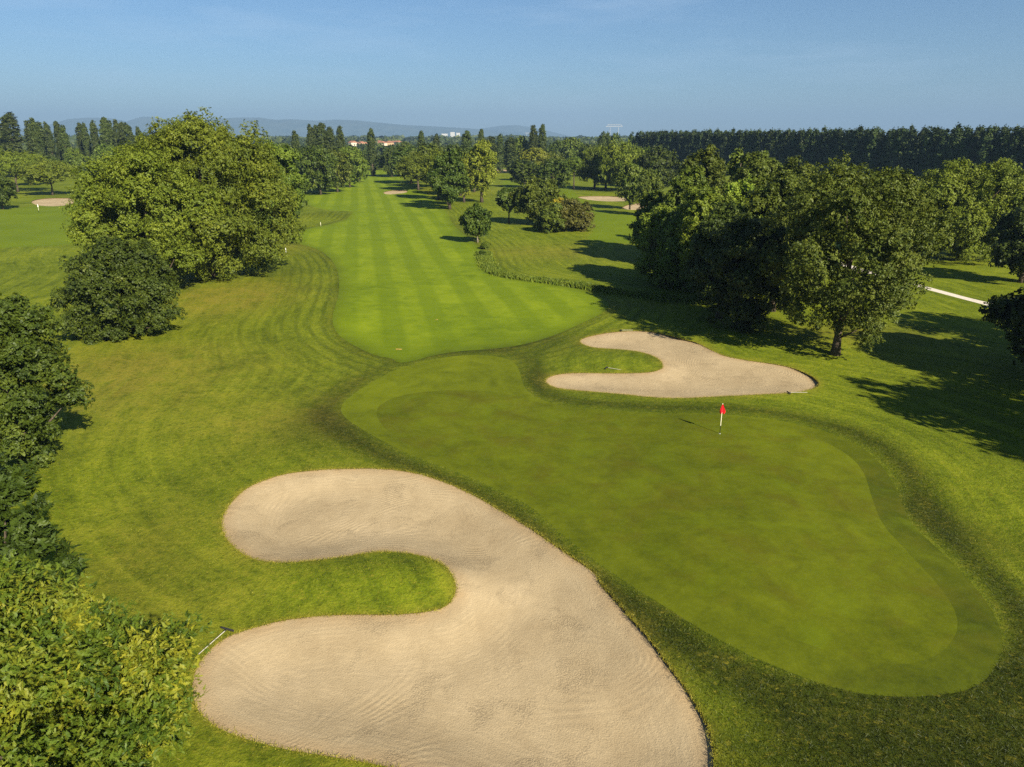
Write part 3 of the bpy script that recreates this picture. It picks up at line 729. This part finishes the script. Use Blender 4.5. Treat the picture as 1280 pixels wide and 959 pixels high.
# woods between the holes: trees one can tell from their neighbours
for j, (px, top, w, D, m, lbl) in enumerate([
    (352,180,26,330,'mid','low green tree right behind the big left trees'), (376,184,36,300,'mid','rounded green tree below the small poplar'),
    (396,183,40,285,'olive','olive tree at the fairway edge below the thickest poplar'), (418,186,34,300,'dark','dark bushy tree at the fairway edge right of the olive one'),
    (434,184,30,330,'mid','round green tree closing the poplar group on its right'), (447,192,20,370,'mid','small round tree by the far pale path'),
    (656,200,36,330,'dark','low spreading dark tree behind the two golfers'), (669,184,32,380,'yellow','yellowish round-topped tree left of the poplar pair'),
    (690,190,26,390,'olive','olive round tree below the right skyline poplar'), (692,199,36,300,'dark','dark wide tree left of the lone bare-trunked pine'),
    (826,183,40,300,'dark','dark round tree in front of the left end of the plantation'), (790,203,30,225,'olive','olive small tree right of the willows'),
    (812,212,26,205,'mid','low green tree between the willows and the right grove'), (805,184,24,330,'mid','pale tree right behind the widest willow'),
    (649,171,22,480,'mid','pale green tree between the poplars and the skyline pair'), (698,175,20,500,'dark','dark round tree left of the red-roofed house'),
    (715,172,26,500,'mid','big dark green tree next to the red-roofed house'), (756,165,18,520,'dark','dark tree in front of the pylon at its left'), (769,167,16,520,'dark','dark tree in front of the pylon at its right')]):
    rnd(px, top, w * 1.22, D, lbl, j, None, m)
rr = random.Random(5)
for px, top, w, D, m, lbl in [(497,186,40,430,'dark','dark wood-edge tree at the far right end of the fairway'), (512,183,44,360,'dark','dark tree just behind the left side of the umbrella pine'),
    (538,180,46,330,'mid','green tree rising between the two umbrella pines'), (574,182,44,280,'dark','dark tree between the back oak and the slim yellowish tree'), (592,186,36,300,'mid','green tree right behind the slim yellowish tree')]:
    rnd(px, top, w * 1.2, D, lbl, int(px), None, m)
def wood(x0, x1, step, D0, D1, t0, t1, w0, w1, label, group, mats):
    px = x0
    while px < x1:
        rnd(px, rr.uniform(t0, t1), rr.uniform(w0, w1), rr.uniform(D0, D1), label, rr.randrange(4), group, rr.choice(mats)); px += step * rr.uniform(.7, 1.3)
wood(-20, 200, 15, 400, 520, 180, 196, 22, 34, 'dark green tree of the wood under the far left poplars', 'wood under the far left poplars', ['dark', 'mid', 'poplar'])
wood(440, 520, 9, 480, 560, 188, 195, 16, 24, 'dark tree of the wood closing the far end of the fairway', 'wood closing the far end of the fairway', ['dark', 'mid'])
wood(488, 600, 9, 400, 620, 177, 190, 18, 28, 'dark green tree of the wood behind the umbrella pines', 'wood behind the umbrella pines', ['dark', 'mid', 'dark'])
wood(606, 740, 11, 480, 640, 178, 190, 18, 26, 'green tree of the wood behind the skyline poplar pair', 'wood behind the skyline poplars', ['dark', 'mid', 'olive'])
wood(300, 440, 14, 430, 560, 178, 186, 20, 28, 'tree of the wood behind the poplars left of the fairway end', 'wood behind the poplars left of the fairway end', ['dark', 'mid'])
wood(735, 830, 12, 400, 520, 180, 188, 18, 26, 'tree of the wood between the willows and the plantation', 'wood behind the willows', ['dark', 'mid'])

# plantation: rows of slim poplars on the right
PL = [proto('plantation_poplar', 'column', 'planted', 80 + i, 28, 2.6, 6, 5200, .95,
            lobes=[((math.cos(j * 2.1 + i) * .7 * q, math.sin(j * 2.1 + i) * .7 * q, 4 + j * 2.0), (2.0 * q, 2.0 * q, 2.7)) for j in range(12)
                   for q in [(1.15 if j < 8 else 1.15 - (j - 7) * .2)]], clump=.9) for i in range(3)]
A, B = np.array([82.0, 520.0]), np.array([222.0, 290.0])
nP = 82
for row in range(3):
    off = np.array([.85, .53]) * row * 6.0
    for i in range(nP):
        p = A + (B - A) * (i + (row % 2) * .5) / (nP - 1) + off + np.array([rr.gauss(0, .5), rr.gauss(0, .5)])
        h = 23.6 + rr.gauss(0, .6) + row * .3
        plant(PL[rr.randrange(3)], 28, 2.75, p[0], p[1], h, 2.35 * rr.uniform(.85, 1.15), 'slim dark poplar in the dense plantation rows along the right skyline', 'poplars of the plantation on the right')

# ------------------------------------------------------------------ distant countryside
def far_wood():
    rng = np.random.default_rng(9); V, Fc, Tn = [], [], []; n0 = 0
    for D0, D1, n in ((620, 900, 320), (900, 1500, 420), (1500, 3200, 520), (3200, 6000, 420)):
        D = rng.uniform(D0, D1, n); az = rng.uniform(-.66, .30, n)
        X, Y = D * np.sin(az), D * np.cos(az)
        H = rng.uniform(7, 13, n) * (1 + (D0 > 1400) * .2); R = H * rng.uniform(.5, 1.0, n) * (1 + (D0 > 1400) * 1.2)
        z0 = height(np.stack([X, Y], 1)); m = 150
        for i in range(n):
            d = unit(rng.normal(size=(m, 3))); d[:, 2] = np.abs(d[:, 2])
            bump = 1 + .18 * np.sin(d[:, :1] * 7 + i) * np.cos(d[:, 1:2] * 6)
            c = np.array([X[i], Y[i], z0[i]]) + d * bump * np.array([R[i], R[i], H[i]])
            nr = unit(d + rng.normal(size=(m, 3)) * .5); ta = unit(np.cross(nr, rng.normal(size=(m, 3)))); bi = np.cross(nr, ta)
            s = R[i] * .30
            v = np.stack([c - ta * s, c + bi * s * .7, c + ta * s, c - bi * s * .7], 1)
            V.append(v.reshape(-1, 3)); Fc.append(np.arange(m * 4).reshape(m, 4) + n0); n0 += m * 4
            Tn.append(np.full(m, rng.uniform(.2, .8)))
    me = new_mesh('distant_woods', np.concatenate(V), np.concatenate(Fc), None, LM['dark'], False, {'tint': ('FACE', np.concatenate(Tn))})
    tag(link('distant_woods', me), 'hazy distant woods and hedgerows of the plain below the hills', 'woodland', None, 'stuff')
far_wood()

def hills(name, prof, D, depth, seed):
    rng = np.random.default_rng(seed); xs = np.array([p[0] for p in prof]); ys = np.array([p[1] for p in prof])
    na, nd = 240, 26; px = np.linspace(xs[0], xs[-1], na); py = np.interp(px, xs, ys)
    V = np.empty((na, nd, 3)); ph = rng.uniform(0, 6.28, 8)
    for i in range(na):
        az = math.atan2((px[i] - CX) / F, CP + (CY - py[i]) / F * SP)
        X, Hc = at_dist(px[i], py[i], D)
        for j in range(nd):
            t = j / (nd - 1); dd = D - depth + 2 * depth * t
            k = math.sin(math.pi * t) ** 1.3
            wob = sum(math.sin(px[i] * (.035 * (q + 1)) + t * 5 * (q + 1) + ph[q]) / (q + 1.5) for q in range(6))
            z = 6 + (Hc - 6) * k * (1 + .10 * wob * (1 - k) * 1.5)
            V[i, j] = (math.tan(az) * dd, dd, max(z, -4))
    idx = np.arange(na * nd).reshape(na, nd)
    f = np.stack([idx[:-1, :-1], idx[1:, :-1], idx[1:, 1:], idx[:-1, 1:]], -1).reshape(-1, 4)
    t = NT(name + '_woods'); n = t.noise(.004, 5, .6, t.coord())
    m = t.surf(t.ramp(n, [(.35, (.03, .05, .015)), (.65, (.07, .085, .03))]), .95, .05)
    tag(link(name, new_mesh(name, V.reshape(-1, 3), f, None, m, True)), kind='structure')
hills('hills', [(-140,166),(-60,158),(30,160),(62,156),(85,149),(110,147),(140,148),(158,152),(170,148),(178,146),(190,146),(206,149),(230,152),(262,149),(300,147),(325,147),(345,150),(362,149),(395,151),(420,149.5),(445,150.5),
                (470,153),(500,156),(540,158),(575,160),(605,162),(650,167),(700,172),(740,176)], 13000, 1500, 1)
hills('hills', [(540,176),(575,169),(600,161),(628,157),(646,156.5),(662,159),(690,165),(715,171),(745,177)], 15000, 1100, 2)

# town
M_WALL = [plain('plaster_cream', (.62, .54, .40), .8, .1, .1, 1), plain('plaster_white', (.48, .47, .45), .8, .1, .1, 1), plain('plaster_ochre', (.55, .38, .20), .8, .1, .1, 1)]
M_ROOF = plain('terracotta_roof', (.33, .15, .085), .85, .1, .2, 1)
M_PANE = plain('window_glass', (.05, .06, .07), .15, .5, .1, 1)
def house(px, D, w, d, h, mi, label, rz, roof=True, group='red-roofed houses of the far town', name='house'):
    X, _ = at_dist(px, 180, D); o = thing(name, label, 'house' if roof else 'apartment block', (X, D, hz(X, D)), rz, group)
    m = MB(); m.box(-w/2, w/2, -d/2, d/2, -.3, h); m.build('wall', M_WALL[mi], o)
    if roof:
        q = MB(); e = .5; rh = w * .24
        q.add([(-w/2-e,-d/2-e,h+.01),(w/2+e,-d/2-e,h+.01),(w/2+e,d/2+e,h+.01),(-w/2-e,d/2+e,h+.01),(0,-d/2-e,h+rh),(0,d/2+e,h+rh)],
              [(0,1,2,3),(0,4,1),(2,5,3),(1,4,5,2),(3,5,4,0)]); q.build('roof', M_ROOF, o)
    else:
        q = MB(); q.box(-w/2-.3, w/2+.3, -d/2-.3, d/2+.3, h, h+.5); q.build('roof', M_WALL[0], o)
    nfl = max(1, int(h / 3)); nw = max(2, int(w / 4))
    for fl in range(nfl):
        for k in range(nw):
            if nfl * nw > 40 and (fl + k) % 2: continue
            cx = -w/2 + (k + .5) * w / nw; q = MB(); q.box(cx-.6, cx+.6, -d/2-.06, -d/2-.003, fl*3+.9, fl*3+2.3); q.build('window', M_PANE, o)
town = [(441,1350),(448,1460),(452,1290),(457,1420),(470,1380),(474,1500),(478,1330),(482,1460),(487,1390),(492,1520),(497,1420),(503,1480)]
for i, (px, D) in enumerate(town):
    house(px, D, rr.uniform(9, 15), rr.uniform(8, 12), rr.uniform(5.5, 9) + 3, i % 3, 'small house with terracotta roof in the far town beyond the fairway end', rr.uniform(-.8, .8))
house(734, 560, 10, 9, 8.5, 0, 'cream house with terracotta roof half hidden by trees left of the willows', .4, True, None)
for i, (px, D, w, h) in enumerate([(556, 4300, 34, 34), (566, 4500, 26, 44), (573, 4200, 20, 38)]):
    house(px, D, w, 14, h, 1, 'pale hazy apartment block on the plain above the dark wood', .1, False, 'pale apartment blocks on the plain', 'apartment_block')

# pylon
M_STEEL = plain('galvanised_steel', (.42, .43, .44), .5, .4, .05, 1)
def pylon(px, D, top, label):
    X, H = at_dist(px, top, D); z0 = hz(X, D); h = H - z0
    o = thing('pylon', label, 'pylon', (X, D, z0), -.1)
    leg = MB(); s = h / 45
    for sg in (-1, 1):
        for yy in (-1, 1):
            leg.tube([(sg * 6 * s, yy * 4 * s, -.5), (sg * 7.5 * s, yy * 1.2 * s, h * .9)], [.30, .24], 6)
        for k in range(9):
            z1, z2 = h * .1 * k, h * .1 * (k + 1); y1, y2 = 4 * s - 2.8 * s * k / 9, 4 * s - 2.8 * s * (k + 1) / 9; xx1, xx2 = sg * (6 + 1.5 * k / 9) * s, sg * (6 + 1.5 * (k + 1) / 9) * s
            leg.tube([(xx1, -y1, z1), (xx2, y2, z2)], [.12, .12], 5); leg.tube([(xx1, y1, z1), (xx2, -y2, z2)], [.12, .12], 5)
    leg.build('lattice_leg', M_STEEL, o)
    arm = MB()
    for yy in (-1, 1):
        arm.tube([(-15 * s, yy * .8, h * .93), (15 * s, yy * .8, h * .93)], [.26, .26], 6); arm.tube([(-12 * s, yy * .8, h), (12 * s, yy * .8, h)], [.22, .22], 6)
    for k in range(12):
        x = (-15 + 30 * k / 11) * s; x2 = (-12 + 24 * min(k + 1, 11) / 11) * s
        arm.tube([(x, 0, h * .93), (x2, 0, h)], [.15, .15], 5)
    arm.build('crossarm', M_STEEL, o)
pylon(768, 1250, 156, 'pale steel lattice pylon with wide crossarm on the hazy skyline')
pylon(660, 2300, 166, 'tiny far pylon left of the poplar pair, faint in the haze')

# ------------------------------------------------------------------ reeds along the ditch
def reeds():
    rng = np.random.default_rng(12)
    P = gpoly([(604,316),(606,326),(612,335),(622,341.5),(640,346),(665,350),(700,354.5),(735,360),(770,365.5),(805,371),(840,375.5),(875,379),(905,382)])
    seg = np.hypot(*np.diff(P, axis=0).T); cum = np.concatenate([[0], np.cumsum(seg)])
    n = 44000; s = rng.uniform(0, cum[-1], n)
    c = np.stack([np.interp(s, cum, P[:, 0]), np.interp(s, cum, P[:, 1])], 1)
    c += rng.normal(size=(n, 2)) * np.array([.55, .6])
    clump = .55 + .45 * np.sin(s * 1.1 + np.sin(s * .37) * 3)
    h = rng.uniform(.35, .95, n) * np.interp(s, [0, 30, 70], [.55, .7, 1.0]) * (.45 + .5 * clump); z0 = height(c)
    a = rng.uniform(0, 6.28, n); w = rng.uniform(.05, .11, n)
    dx, dy = np.cos(a) * w, np.sin(a) * w; lean = rng.normal(size=(n, 2)) * .22 * h[:, None]
    V = np.empty((n, 4, 3))
    V[:, 0] = np.column_stack([c[:, 0] - dx, c[:, 1] - dy, z0 - .02]); V[:, 1] = np.column_stack([c[:, 0] + dx, c[:, 1] + dy, z0 - .02])
    V[:, 2] = np.column_stack([c[:, 0] + lean[:, 0] + dx * .4, c[:, 1] + lean[:, 1] + dy * .4, z0 + h]); V[:, 3] = np.column_stack([c[:, 0] + lean[:, 0] * 1.2 - dx * .3, c[:, 1] + lean[:, 1] * 1.2 - dy * .3, z0 + h * .92])
    me = new_mesh('tall_grass', V.reshape(-1, 3), np.arange(n * 4).reshape(n, 4), None, LM['mid'], False, {'tint': ('FACE', np.clip(rng.normal(.5, .2, n) + .25 * (1 - clump), 0, 1))})
    tag(link('tall_grass', me), 'tall reedy grass along the ditch between fairway and right lawn', 'tall grass', None, 'stuff')
reeds()

def turf_blades():
    rng = np.random.default_rng(21)
    n = 620000; y = 14 + 36 * rng.random(n) ** 1.25; x = rng.uniform(-1, 1, n) * (y * .74 + 5)
    c = np.stack([x, y], 1)
    ok = ~inside(c, G['collar'])
    for k in ('front', 'rear', 'fair'): ok &= ~inside(c, G[k])
    c = c[ok]
    pat = np.sin(c[:, 0] * 1.3 + np.sin(c[:, 1] * .9) * 2) * np.sin(c[:, 1] * 1.1 + np.sin(c[:, 0] * .7) * 2)
    dcol = pdist(c, G['collar']); lg = np.exp(-((dcol - 1.4) / 1.3) ** 2) + gauss_at(c, 1120, 925, 9, 2.8, .1) + .7 * gauss_at(c, 1270, 900, 4, 5)  # bottom-right patches repeat the painted vignette and darken the blades
    pr = .16 + .20 * (pat > .2) + .5 * np.clip(lg, 0, 1); ok = rng.random(len(c)) < pr; c, lg, pat = c[ok], lg[ok], pat[ok]
    # a shaggy fringe along the bunker edges
    E = []
    for k, m in (('front', 15000), ('rear', 11000)):
        P = G[k]; sg = np.roll(P, -1, 0) - P; L = np.hypot(*sg.T); q = rng.choice(len(P), m, p=L / L.sum())
        nr = np.stack([sg[:, 1], -sg[:, 0]], 1) / L[:, None]
        mid = P.mean(0); e = P[q] + sg[q] * rng.random((m, 1)) + nr[q] * rng.normal(0, .07, (m, 1)); E.append(e)
    E = np.concatenate(E); ne = len(E)
    c = np.concatenate([c, E]); lg = np.concatenate([np.clip(lg, 0, 1), np.full(ne, .3)]); n = len(c)
    h = rng.uniform(.025, .055, n) * (1 + .7 * lg); a = rng.uniform(0, 6.28, n); w = rng.uniform(.004, .010, n)
    dx, dy = np.cos(a) * w, np.sin(a) * w; ln = rng.normal(size=(n, 2)) * .8 * h[:, None]; z = height(c)
    V = np.empty((n, 4, 3))
    V[:, 0] = np.column_stack([c[:, 0] - dx, c[:, 1] - dy, z - .01]); V[:, 1] = np.column_stack([c[:, 0] + dx, c[:, 1] + dy, z - .01])
    V[:, 2] = np.column_stack([c + ln + np.stack([dx, dy], 1) * .5, z + h]); V[:, 3] = np.column_stack([c + ln * 1.1 - np.stack([dx, dy], 1) * .4, z + h * .9])
    tint = np.clip(rng.normal(.5, .2, n) * (1 - .75 * lg), 0, 1); tint[-ne:] = np.clip(rng.normal(.85, .15, ne), 0, 1)
    me = new_mesh('grass', V.reshape(-1, 3), np.arange(n * 4).reshape(n, 4), None, leaf_mat('grass_blades', (.022, .032, .003), (.105, .124, .006), (.235, .205, .022), .3, 0), False, {'tint': ('FACE', tint)})
    tag(link('grass', me), 'short rough grass blades around green and bunkers', 'grass', None, 'stuff')
turf_blades()

# ------------------------------------------------------------------ flagstick, rakes, posts
M_RED = plain('red_flag_cloth', (.72, .015, .022), .6, .2, .1, 3)
M_CREAM = plain('cream_pole_paint', (.78, .72, .50), .4, .4, .05, 2)
M_BLACK = plain('black_paint', (.012, .013, .012), .5, .3, .1, 2)
M_WHITE = plain('white_paint', (.8, .8, .76), .5, .3, .05, 2)
M_HANDLE = plain('pale_rake_handle', (.42, .39, .30), .6, .2, .15, 4)
M_TINE = plain('dark_rake_plastic', (.030, .028, .026), .6, .3, .2, 4)
def flagstick(px, py, label, flag_mat, H=2.25, s=1.0):
    X, Y = at(px, py); o = thing('flagstick', label, 'golf flag', (X, Y, hz(X, Y)), 0)
    m = MB(); m.tube([(0, 0, -.05), (0, 0, .62)], [.022 * s] * 2, 10); m.build('lower_pole', M_BLACK, o)
    m = MB(); m.tube([(0, 0, .62), (0, 0, H)], [.027 * s, .023 * s], 10); m.tube([(0, 0, H), (0, 0, H + .03)], [.04, .015], 8); m.build('upper_pole', M_CREAM, o)
    # limp cloth: hangs in three folds from the top corner
    nu, nv = 13, 11; vs = []
    for side in (1, -1):
        for j in range(nv):
            v = j / (nv - 1); z = H - .01 - v * .68
            for i in range(nu):
                u = i / (nu - 1); wd = .06 + .35 * min(1, v * 1.35) * (1 - .35 * max(0, v - .75) / .25)
                x = (u - .42) * wd; y = -.045 + .05 * math.sin(u * 10 + v * 2.5) * (.3 + v) + side * .003
                vs.append((x, y, z - .10 * abs(u - .42) * v))
    n = nu * nv; fs = []
    for j in range(nv - 1):
        for i in range(nu - 1):
            a = j * nu + i; fs.append((a, a + 1, a + nu + 1, a + nu)); fs.append((n + a, n + a + nu, n + a + nu + 1, n + a + 1))
    bd = [i for i in range(nu)] + [j * nu + nu - 1 for j in range(1, nv)] + [(nv - 1) * nu + i for i in range(nu - 2, -1, -1)] + [j * nu for j in range(nv - 2, 0, -1)]
    for a, b in zip(bd, bd[1:] + bd[:1]): fs.append((a, n + a, n + b, b))
    m = MB(); m.add(vs, fs); m.build('flag', flag_mat, o, smooth=True)
    m = MB(); m.tube([(0, 0, .002), (0, 0, .006)], [.06, .06], 16); m.build('cup', M_WHITE, o)
    return o
flagstick(899.6, 543.5, 'red flag hanging limp on a cream flagstick in the putting green', M_RED)
flagstick(49, 266, 'pale flag on the far left hole below the far left bunker', M_WHITE, 2.3, 1.6)

def rake(p_head, p_tail, label, name='bunker_rake'):
    a, b = np.array(at(*p_head)), np.array(at(*p_tail)); d = b - a; L = float(np.hypot(*d))
    o = thing(name, label, 'rake', (a[0], a[1], hz(*a) + .03), math.atan2(d[1], d[0]), None)
    m = MB(); m.tube([(0, 0, .07), (L * .5, 0, .05), (L, 0, .02)], [.019, .019, .018], 8); m.build('handle', M_HANDLE, o)
    m = MB(); m.box(-.035, .035, -.34, .34, .045, .085)
    for k in range(14):
        y = -.32 + .64 * k / 13; m.tube([(0, y, .05), (-.02, y, -.03)], [.012, .006], 5)
    m.tube([(-.0, 0, .06), (.16, 0, .075)], [.03, .028], 8)
    m.build('head', M_TINE, o)
rake((284.5, 788.5), (248.5, 819), 'rake with dark head lying on grass at the left edge of the front bunker')
rake((985.5, 492.8), (1009, 492.2), 'rake with pale handle lying at the right end of the rear bunker')
rake((758, 462.4), (776, 464.6), 'rake lying on the grass tongue inside the rear bunker')
rake((776, 413.4), (791, 412.9), 'pale rake lying along the top edge of the rear bunker')
def post(px, py, label, col, h=.75):
    X, Y = at(px, py); o = thing('marker_post', label, 'marker post', (X, Y, hz(X, Y)))
    m = MB(); m.tube([(0, 0, -.05), (0, 0, h)], [.05, .045], 10); m.build('stake', col, o, smooth=True)
    m = MB(); m.tube([(0, 0, h), (0, 0, h + .03), (0, 0, h + .07)], [.058, .055, .02], 10); m.build('cap', M_WHITE, o, smooth=True)
post(401, 283, 'cream marker post beside the mound left of the fairway', M_CREAM, .9)
post(357.5, 316, 'white marker post by the trees at the left fairway edge', M_WHITE, .8)

# fallen leaves / divots: small tan patches on the fairway
M_DIVOT = plain('dry_divot', (.36, .26, .05), .9, .05, .3, 8)
def divot(px, py, r, label):
    X, Y = at(px, py); rng = random.Random(int(px)); m = MB(); n = 14
    ring = [(math.cos(2*math.pi*k/n) * r * rng.uniform(.6, 1.2), math.sin(2*math.pi*k/n) * r * .8 * rng.uniform(.6, 1.2), .012) for k in range(n)]
    m.add([(0, 0, .03)] + ring, [(0, 1 + k, 1 + (k + 1) % n) for k in range(n)])
    o = m.build('divot', M_DIVOT, None, (X, Y, hz(X, Y))); tag(o, label, 'divot')
divot(499, 435.5, .42, 'yellowish worn turf patch at the near end of the fairway')
divot(546, 399.5, .22, 'small tan turf patch in the middle of the fairway')

# ------------------------------------------------------------------ two golfers far off
M_SKIN = plain('skin', (.45, .27, .18), .6, .2, .05, 3); M_HAIR = plain('hair', (.03, .02, .015), .7, .2, .1, 5)
M_TAN = plain('tan_shirt', (.42, .27, .15), .8, .1, .1, 5); M_DARKCL = plain('dark_trousers', (.03, .03, .035), .8, .1, .1, 5)
def skin_obj(name, mat, pts, edges, rad, parent, root=0):
    me = bpy.data.meshes.new(name); me.from_pydata(pts, edges, []); o = link(name, me, parent)
    o.modifiers.new('skin', 'SKIN'); sv = me.skin_vertices[0].data
    for i, r in enumerate(rad): sv[i].radius = (r, r) if not isinstance(r, tuple) else r
    sv[root].use_root = True
    ss = o.modifiers.new('sub', 'SUBSURF'); ss.levels = ss.render_levels = 2
    dg = bpy.context.evaluated_depsgraph_get(); ev = o.evaluated_get(dg)
    m2 = bpy.data.meshes.new_from_object(ev); o.modifiers.clear(); o.data = m2
    m2.materials.clear(); m2.materials.append(mat); m2.polygons.foreach_set('use_smooth', np.ones(len(m2.polygons), bool))
    return o
def golfer(px, py, rz, shirt, trousers, label):
    X, Y = at(px, py); o = thing('person', label, 'person', (X, Y, hz(X, Y)), rz)
    body = [(0,0,.95),(0,0,1.2),(0,0,1.42),(0,.01,1.52),(0,.02,1.62),(0,.02,1.74),(-.19,0,1.4),(-.25,.08,1.15),(-.2,.22,.95),(.19,0,1.4),(.25,.08,1.15),(.2,.22,.95),
            (-.1,0,.88),(-.12,.02,.5),(-.13,-.02,.08),(-.13,.1,.04),(.1,0,.88),(.12,.02,.5),(.13,-.02,.08),(.13,.1,.04)]
    ed = [(0,1),(1,2),(2,3),(3,4),(4,5),(2,6),(6,7),(7,8),(2,9),(9,10),(10,11),(0,12),(12,13),(13,14),(14,15),(0,16),(16,17),(17,18),(18,19)]
    rd = [.14,.13,.15,.055,.095,.07,.06,.045,.035,.06,.045,.035,.09,.06,.045,.04,.09,.06,.045,.04]
    skin_obj('body', M_SKIN, body, ed, rd, o)
    skin_obj('shirt', shirt, [(0,0,.96),(0,0,1.2),(0,0,1.42),(-.2,0,1.41),(-.24,.06,1.2),(.2,0,1.41),(.24,.06,1.2)], [(0,1),(1,2),(2,3),(3,4),(2,5),(5,6)], [.165,.155,.17,.08,.075,.08,.075], o)
    skin_obj('trousers', trousers, [(0,0,.97),(-.1,0,.86),(-.12,.02,.5),(-.13,-.01,.12),(.1,0,.86),(.12,.02,.5),(.13,-.01,.12)], [(0,1),(1,2),(2,3),(0,4),(4,5),(5,6)], [.16,.11,.085,.075,.11,.085,.075], o)
    skin_obj('hair', M_HAIR, [(0,-.01,1.68),(0,-.01,1.77)], [(0,1)], [.10,.085], o)
    return o
golfer(649.5, 237.3, .6, M_TAN, M_DARKCL, 'golfer in tan top and dark trousers standing on the far right fairway')
golfer(655, 235.8, 2.4, M_WHITE, M_WHITE, 'golfer dressed in white standing right of the tan-topped golfer')

# ------------------------------------------------------------------ air, light, camera
def haze():
    m = bpy.data.materials.new('haze_air'); m.use_nodes = True; t = m.node_tree; t.nodes.clear()
    o = t.nodes.new('ShaderNodeOutputMaterial'); p = t.nodes.new('ShaderNodeVolumePrincipled')
    p.inputs['Color'].default_value = (.29, .45, .66, 1); p.inputs['Density'].default_value = HAZE
    p.inputs['Density Attribute'].default_value = ''; p.inputs['Anisotropy'].default_value = 0.0
    t.links.new(p.outputs[0], o.inputs['Volume'])
    try: m.cycles.homogeneous_volume = True
    except Exception: pass
    b = MB(); b.box(-19000, 19000, -600, 17000, -8, 540); ob = b.build('haze', m)
    tag(ob, 'pale blue summer haze over the plain', 'haze', None, 'stuff')
HAZE = 1.2e-4
haze()

w = bpy.data.worlds.new('World'); SC.world = w; w.use_nodes = True
nt = w.node_tree; bg = nt.nodes['Background']
sky = nt.nodes.new('ShaderNodeTexSky'); sky.sky_type = 'NISHITA'; sky.sun_disc = False
sky.sun_elevation = SUN_EL; sky.sun_rotation = SUN_AZ; sky.altitude = 100
sky.air_density = 1.0; sky.dust_density = .3; sky.ozone_density = 2.0
tint = nt.nodes.new('ShaderNodeMix'); tint.data_type = 'RGBA'; tint.blend_type = 'MULTIPLY'; tint.inputs[0].default_value = 1
nt.links.new(sky.outputs[0], tint.inputs[6]); tint.inputs[7].default_value = (.47, .63, .80, 1)
tc = nt.nodes.new('ShaderNodeTexCoord'); mp = nt.nodes.new('ShaderNodeMapping'); mp.inputs['Scale'].default_value = (1.1, 1.1, 7)
mp.inputs['Rotation'].default_value = (0, .12, .4)
cn = nt.nodes.new('ShaderNodeTexNoise'); cn.inputs['Scale'].default_value = 2.6; cn.inputs['Detail'].default_value = 6; cn.inputs['Roughness'].default_value = .62
mr = nt.nodes.new('ShaderNodeMapRange'); mr.inputs[1].default_value = .50; mr.inputs[2].default_value = .78; mr.inputs[3].default_value = 0; mr.inputs[4].default_value = .30
cm = nt.nodes.new('ShaderNodeMix'); cm.data_type = 'RGBA'
nt.links.new(tc.outputs['Generated'], mp.inputs[0]); nt.links.new(mp.outputs[0], cn.inputs['Vector']); nt.links.new(cn.outputs['Fac'], mr.inputs[0])
nt.links.new(mr.outputs[0], cm.inputs[0]); nt.links.new(tint.outputs[2], cm.inputs[6]); cm.inputs[7].default_value = (5.2, 6.6, 8.2, 1)   # thin high cirrus
nt.links.new(cm.outputs[2], bg.inputs['Color']); bg.inputs['Strength'].default_value = .055

sd = bpy.data.lights.new('sun', 'SUN'); sd.energy = 5.0; sd.angle = math.radians(.5); sd.color = (1.0, .92, .78)
so = link('sun', sd)
sdir = Vector((math.sin(SUN_AZ) * math.cos(SUN_EL), math.cos(SUN_AZ) * math.cos(SUN_EL), math.sin(SUN_EL)))
so.rotation_euler = sdir.to_track_quat('Z', 'Y').to_euler()
so.location = (30, -40, 60)

cd = bpy.data.cameras.new('camera'); cam = link('camera', cd, loc=(0, 0, CAMZ))
cd.sensor_fit = 'HORIZONTAL'; cd.sensor_width = 36; cd.lens = 36 * F / 1280; cd.clip_start = .5; cd.clip_end = 40000
cam.rotation_euler = (math.pi / 2 - PITCH, 0, 0)
SC.camera = cam

SC.view_settings.view_transform = 'Standard'; SC.view_settings.look = 'None'
SC.view_settings.exposure = 1.18; SC.view_settings.gamma = 1; SC.view_settings.use_curve_mapping = False
SC.render.engine = 'CYCLES'
c = SC.cycles
c.max_bounces = 5; c.diffuse_bounces = 3; c.glossy_bounces = 1; c.transmission_bounces = 3; c.volume_bounces = 0; c.transparent_max_bounces = 4
c.use_denoising = False; c.use_adaptive_sampling = True; c.adaptive_threshold = .008
c.caustics_reflective = False; c.caustics_refractive = False
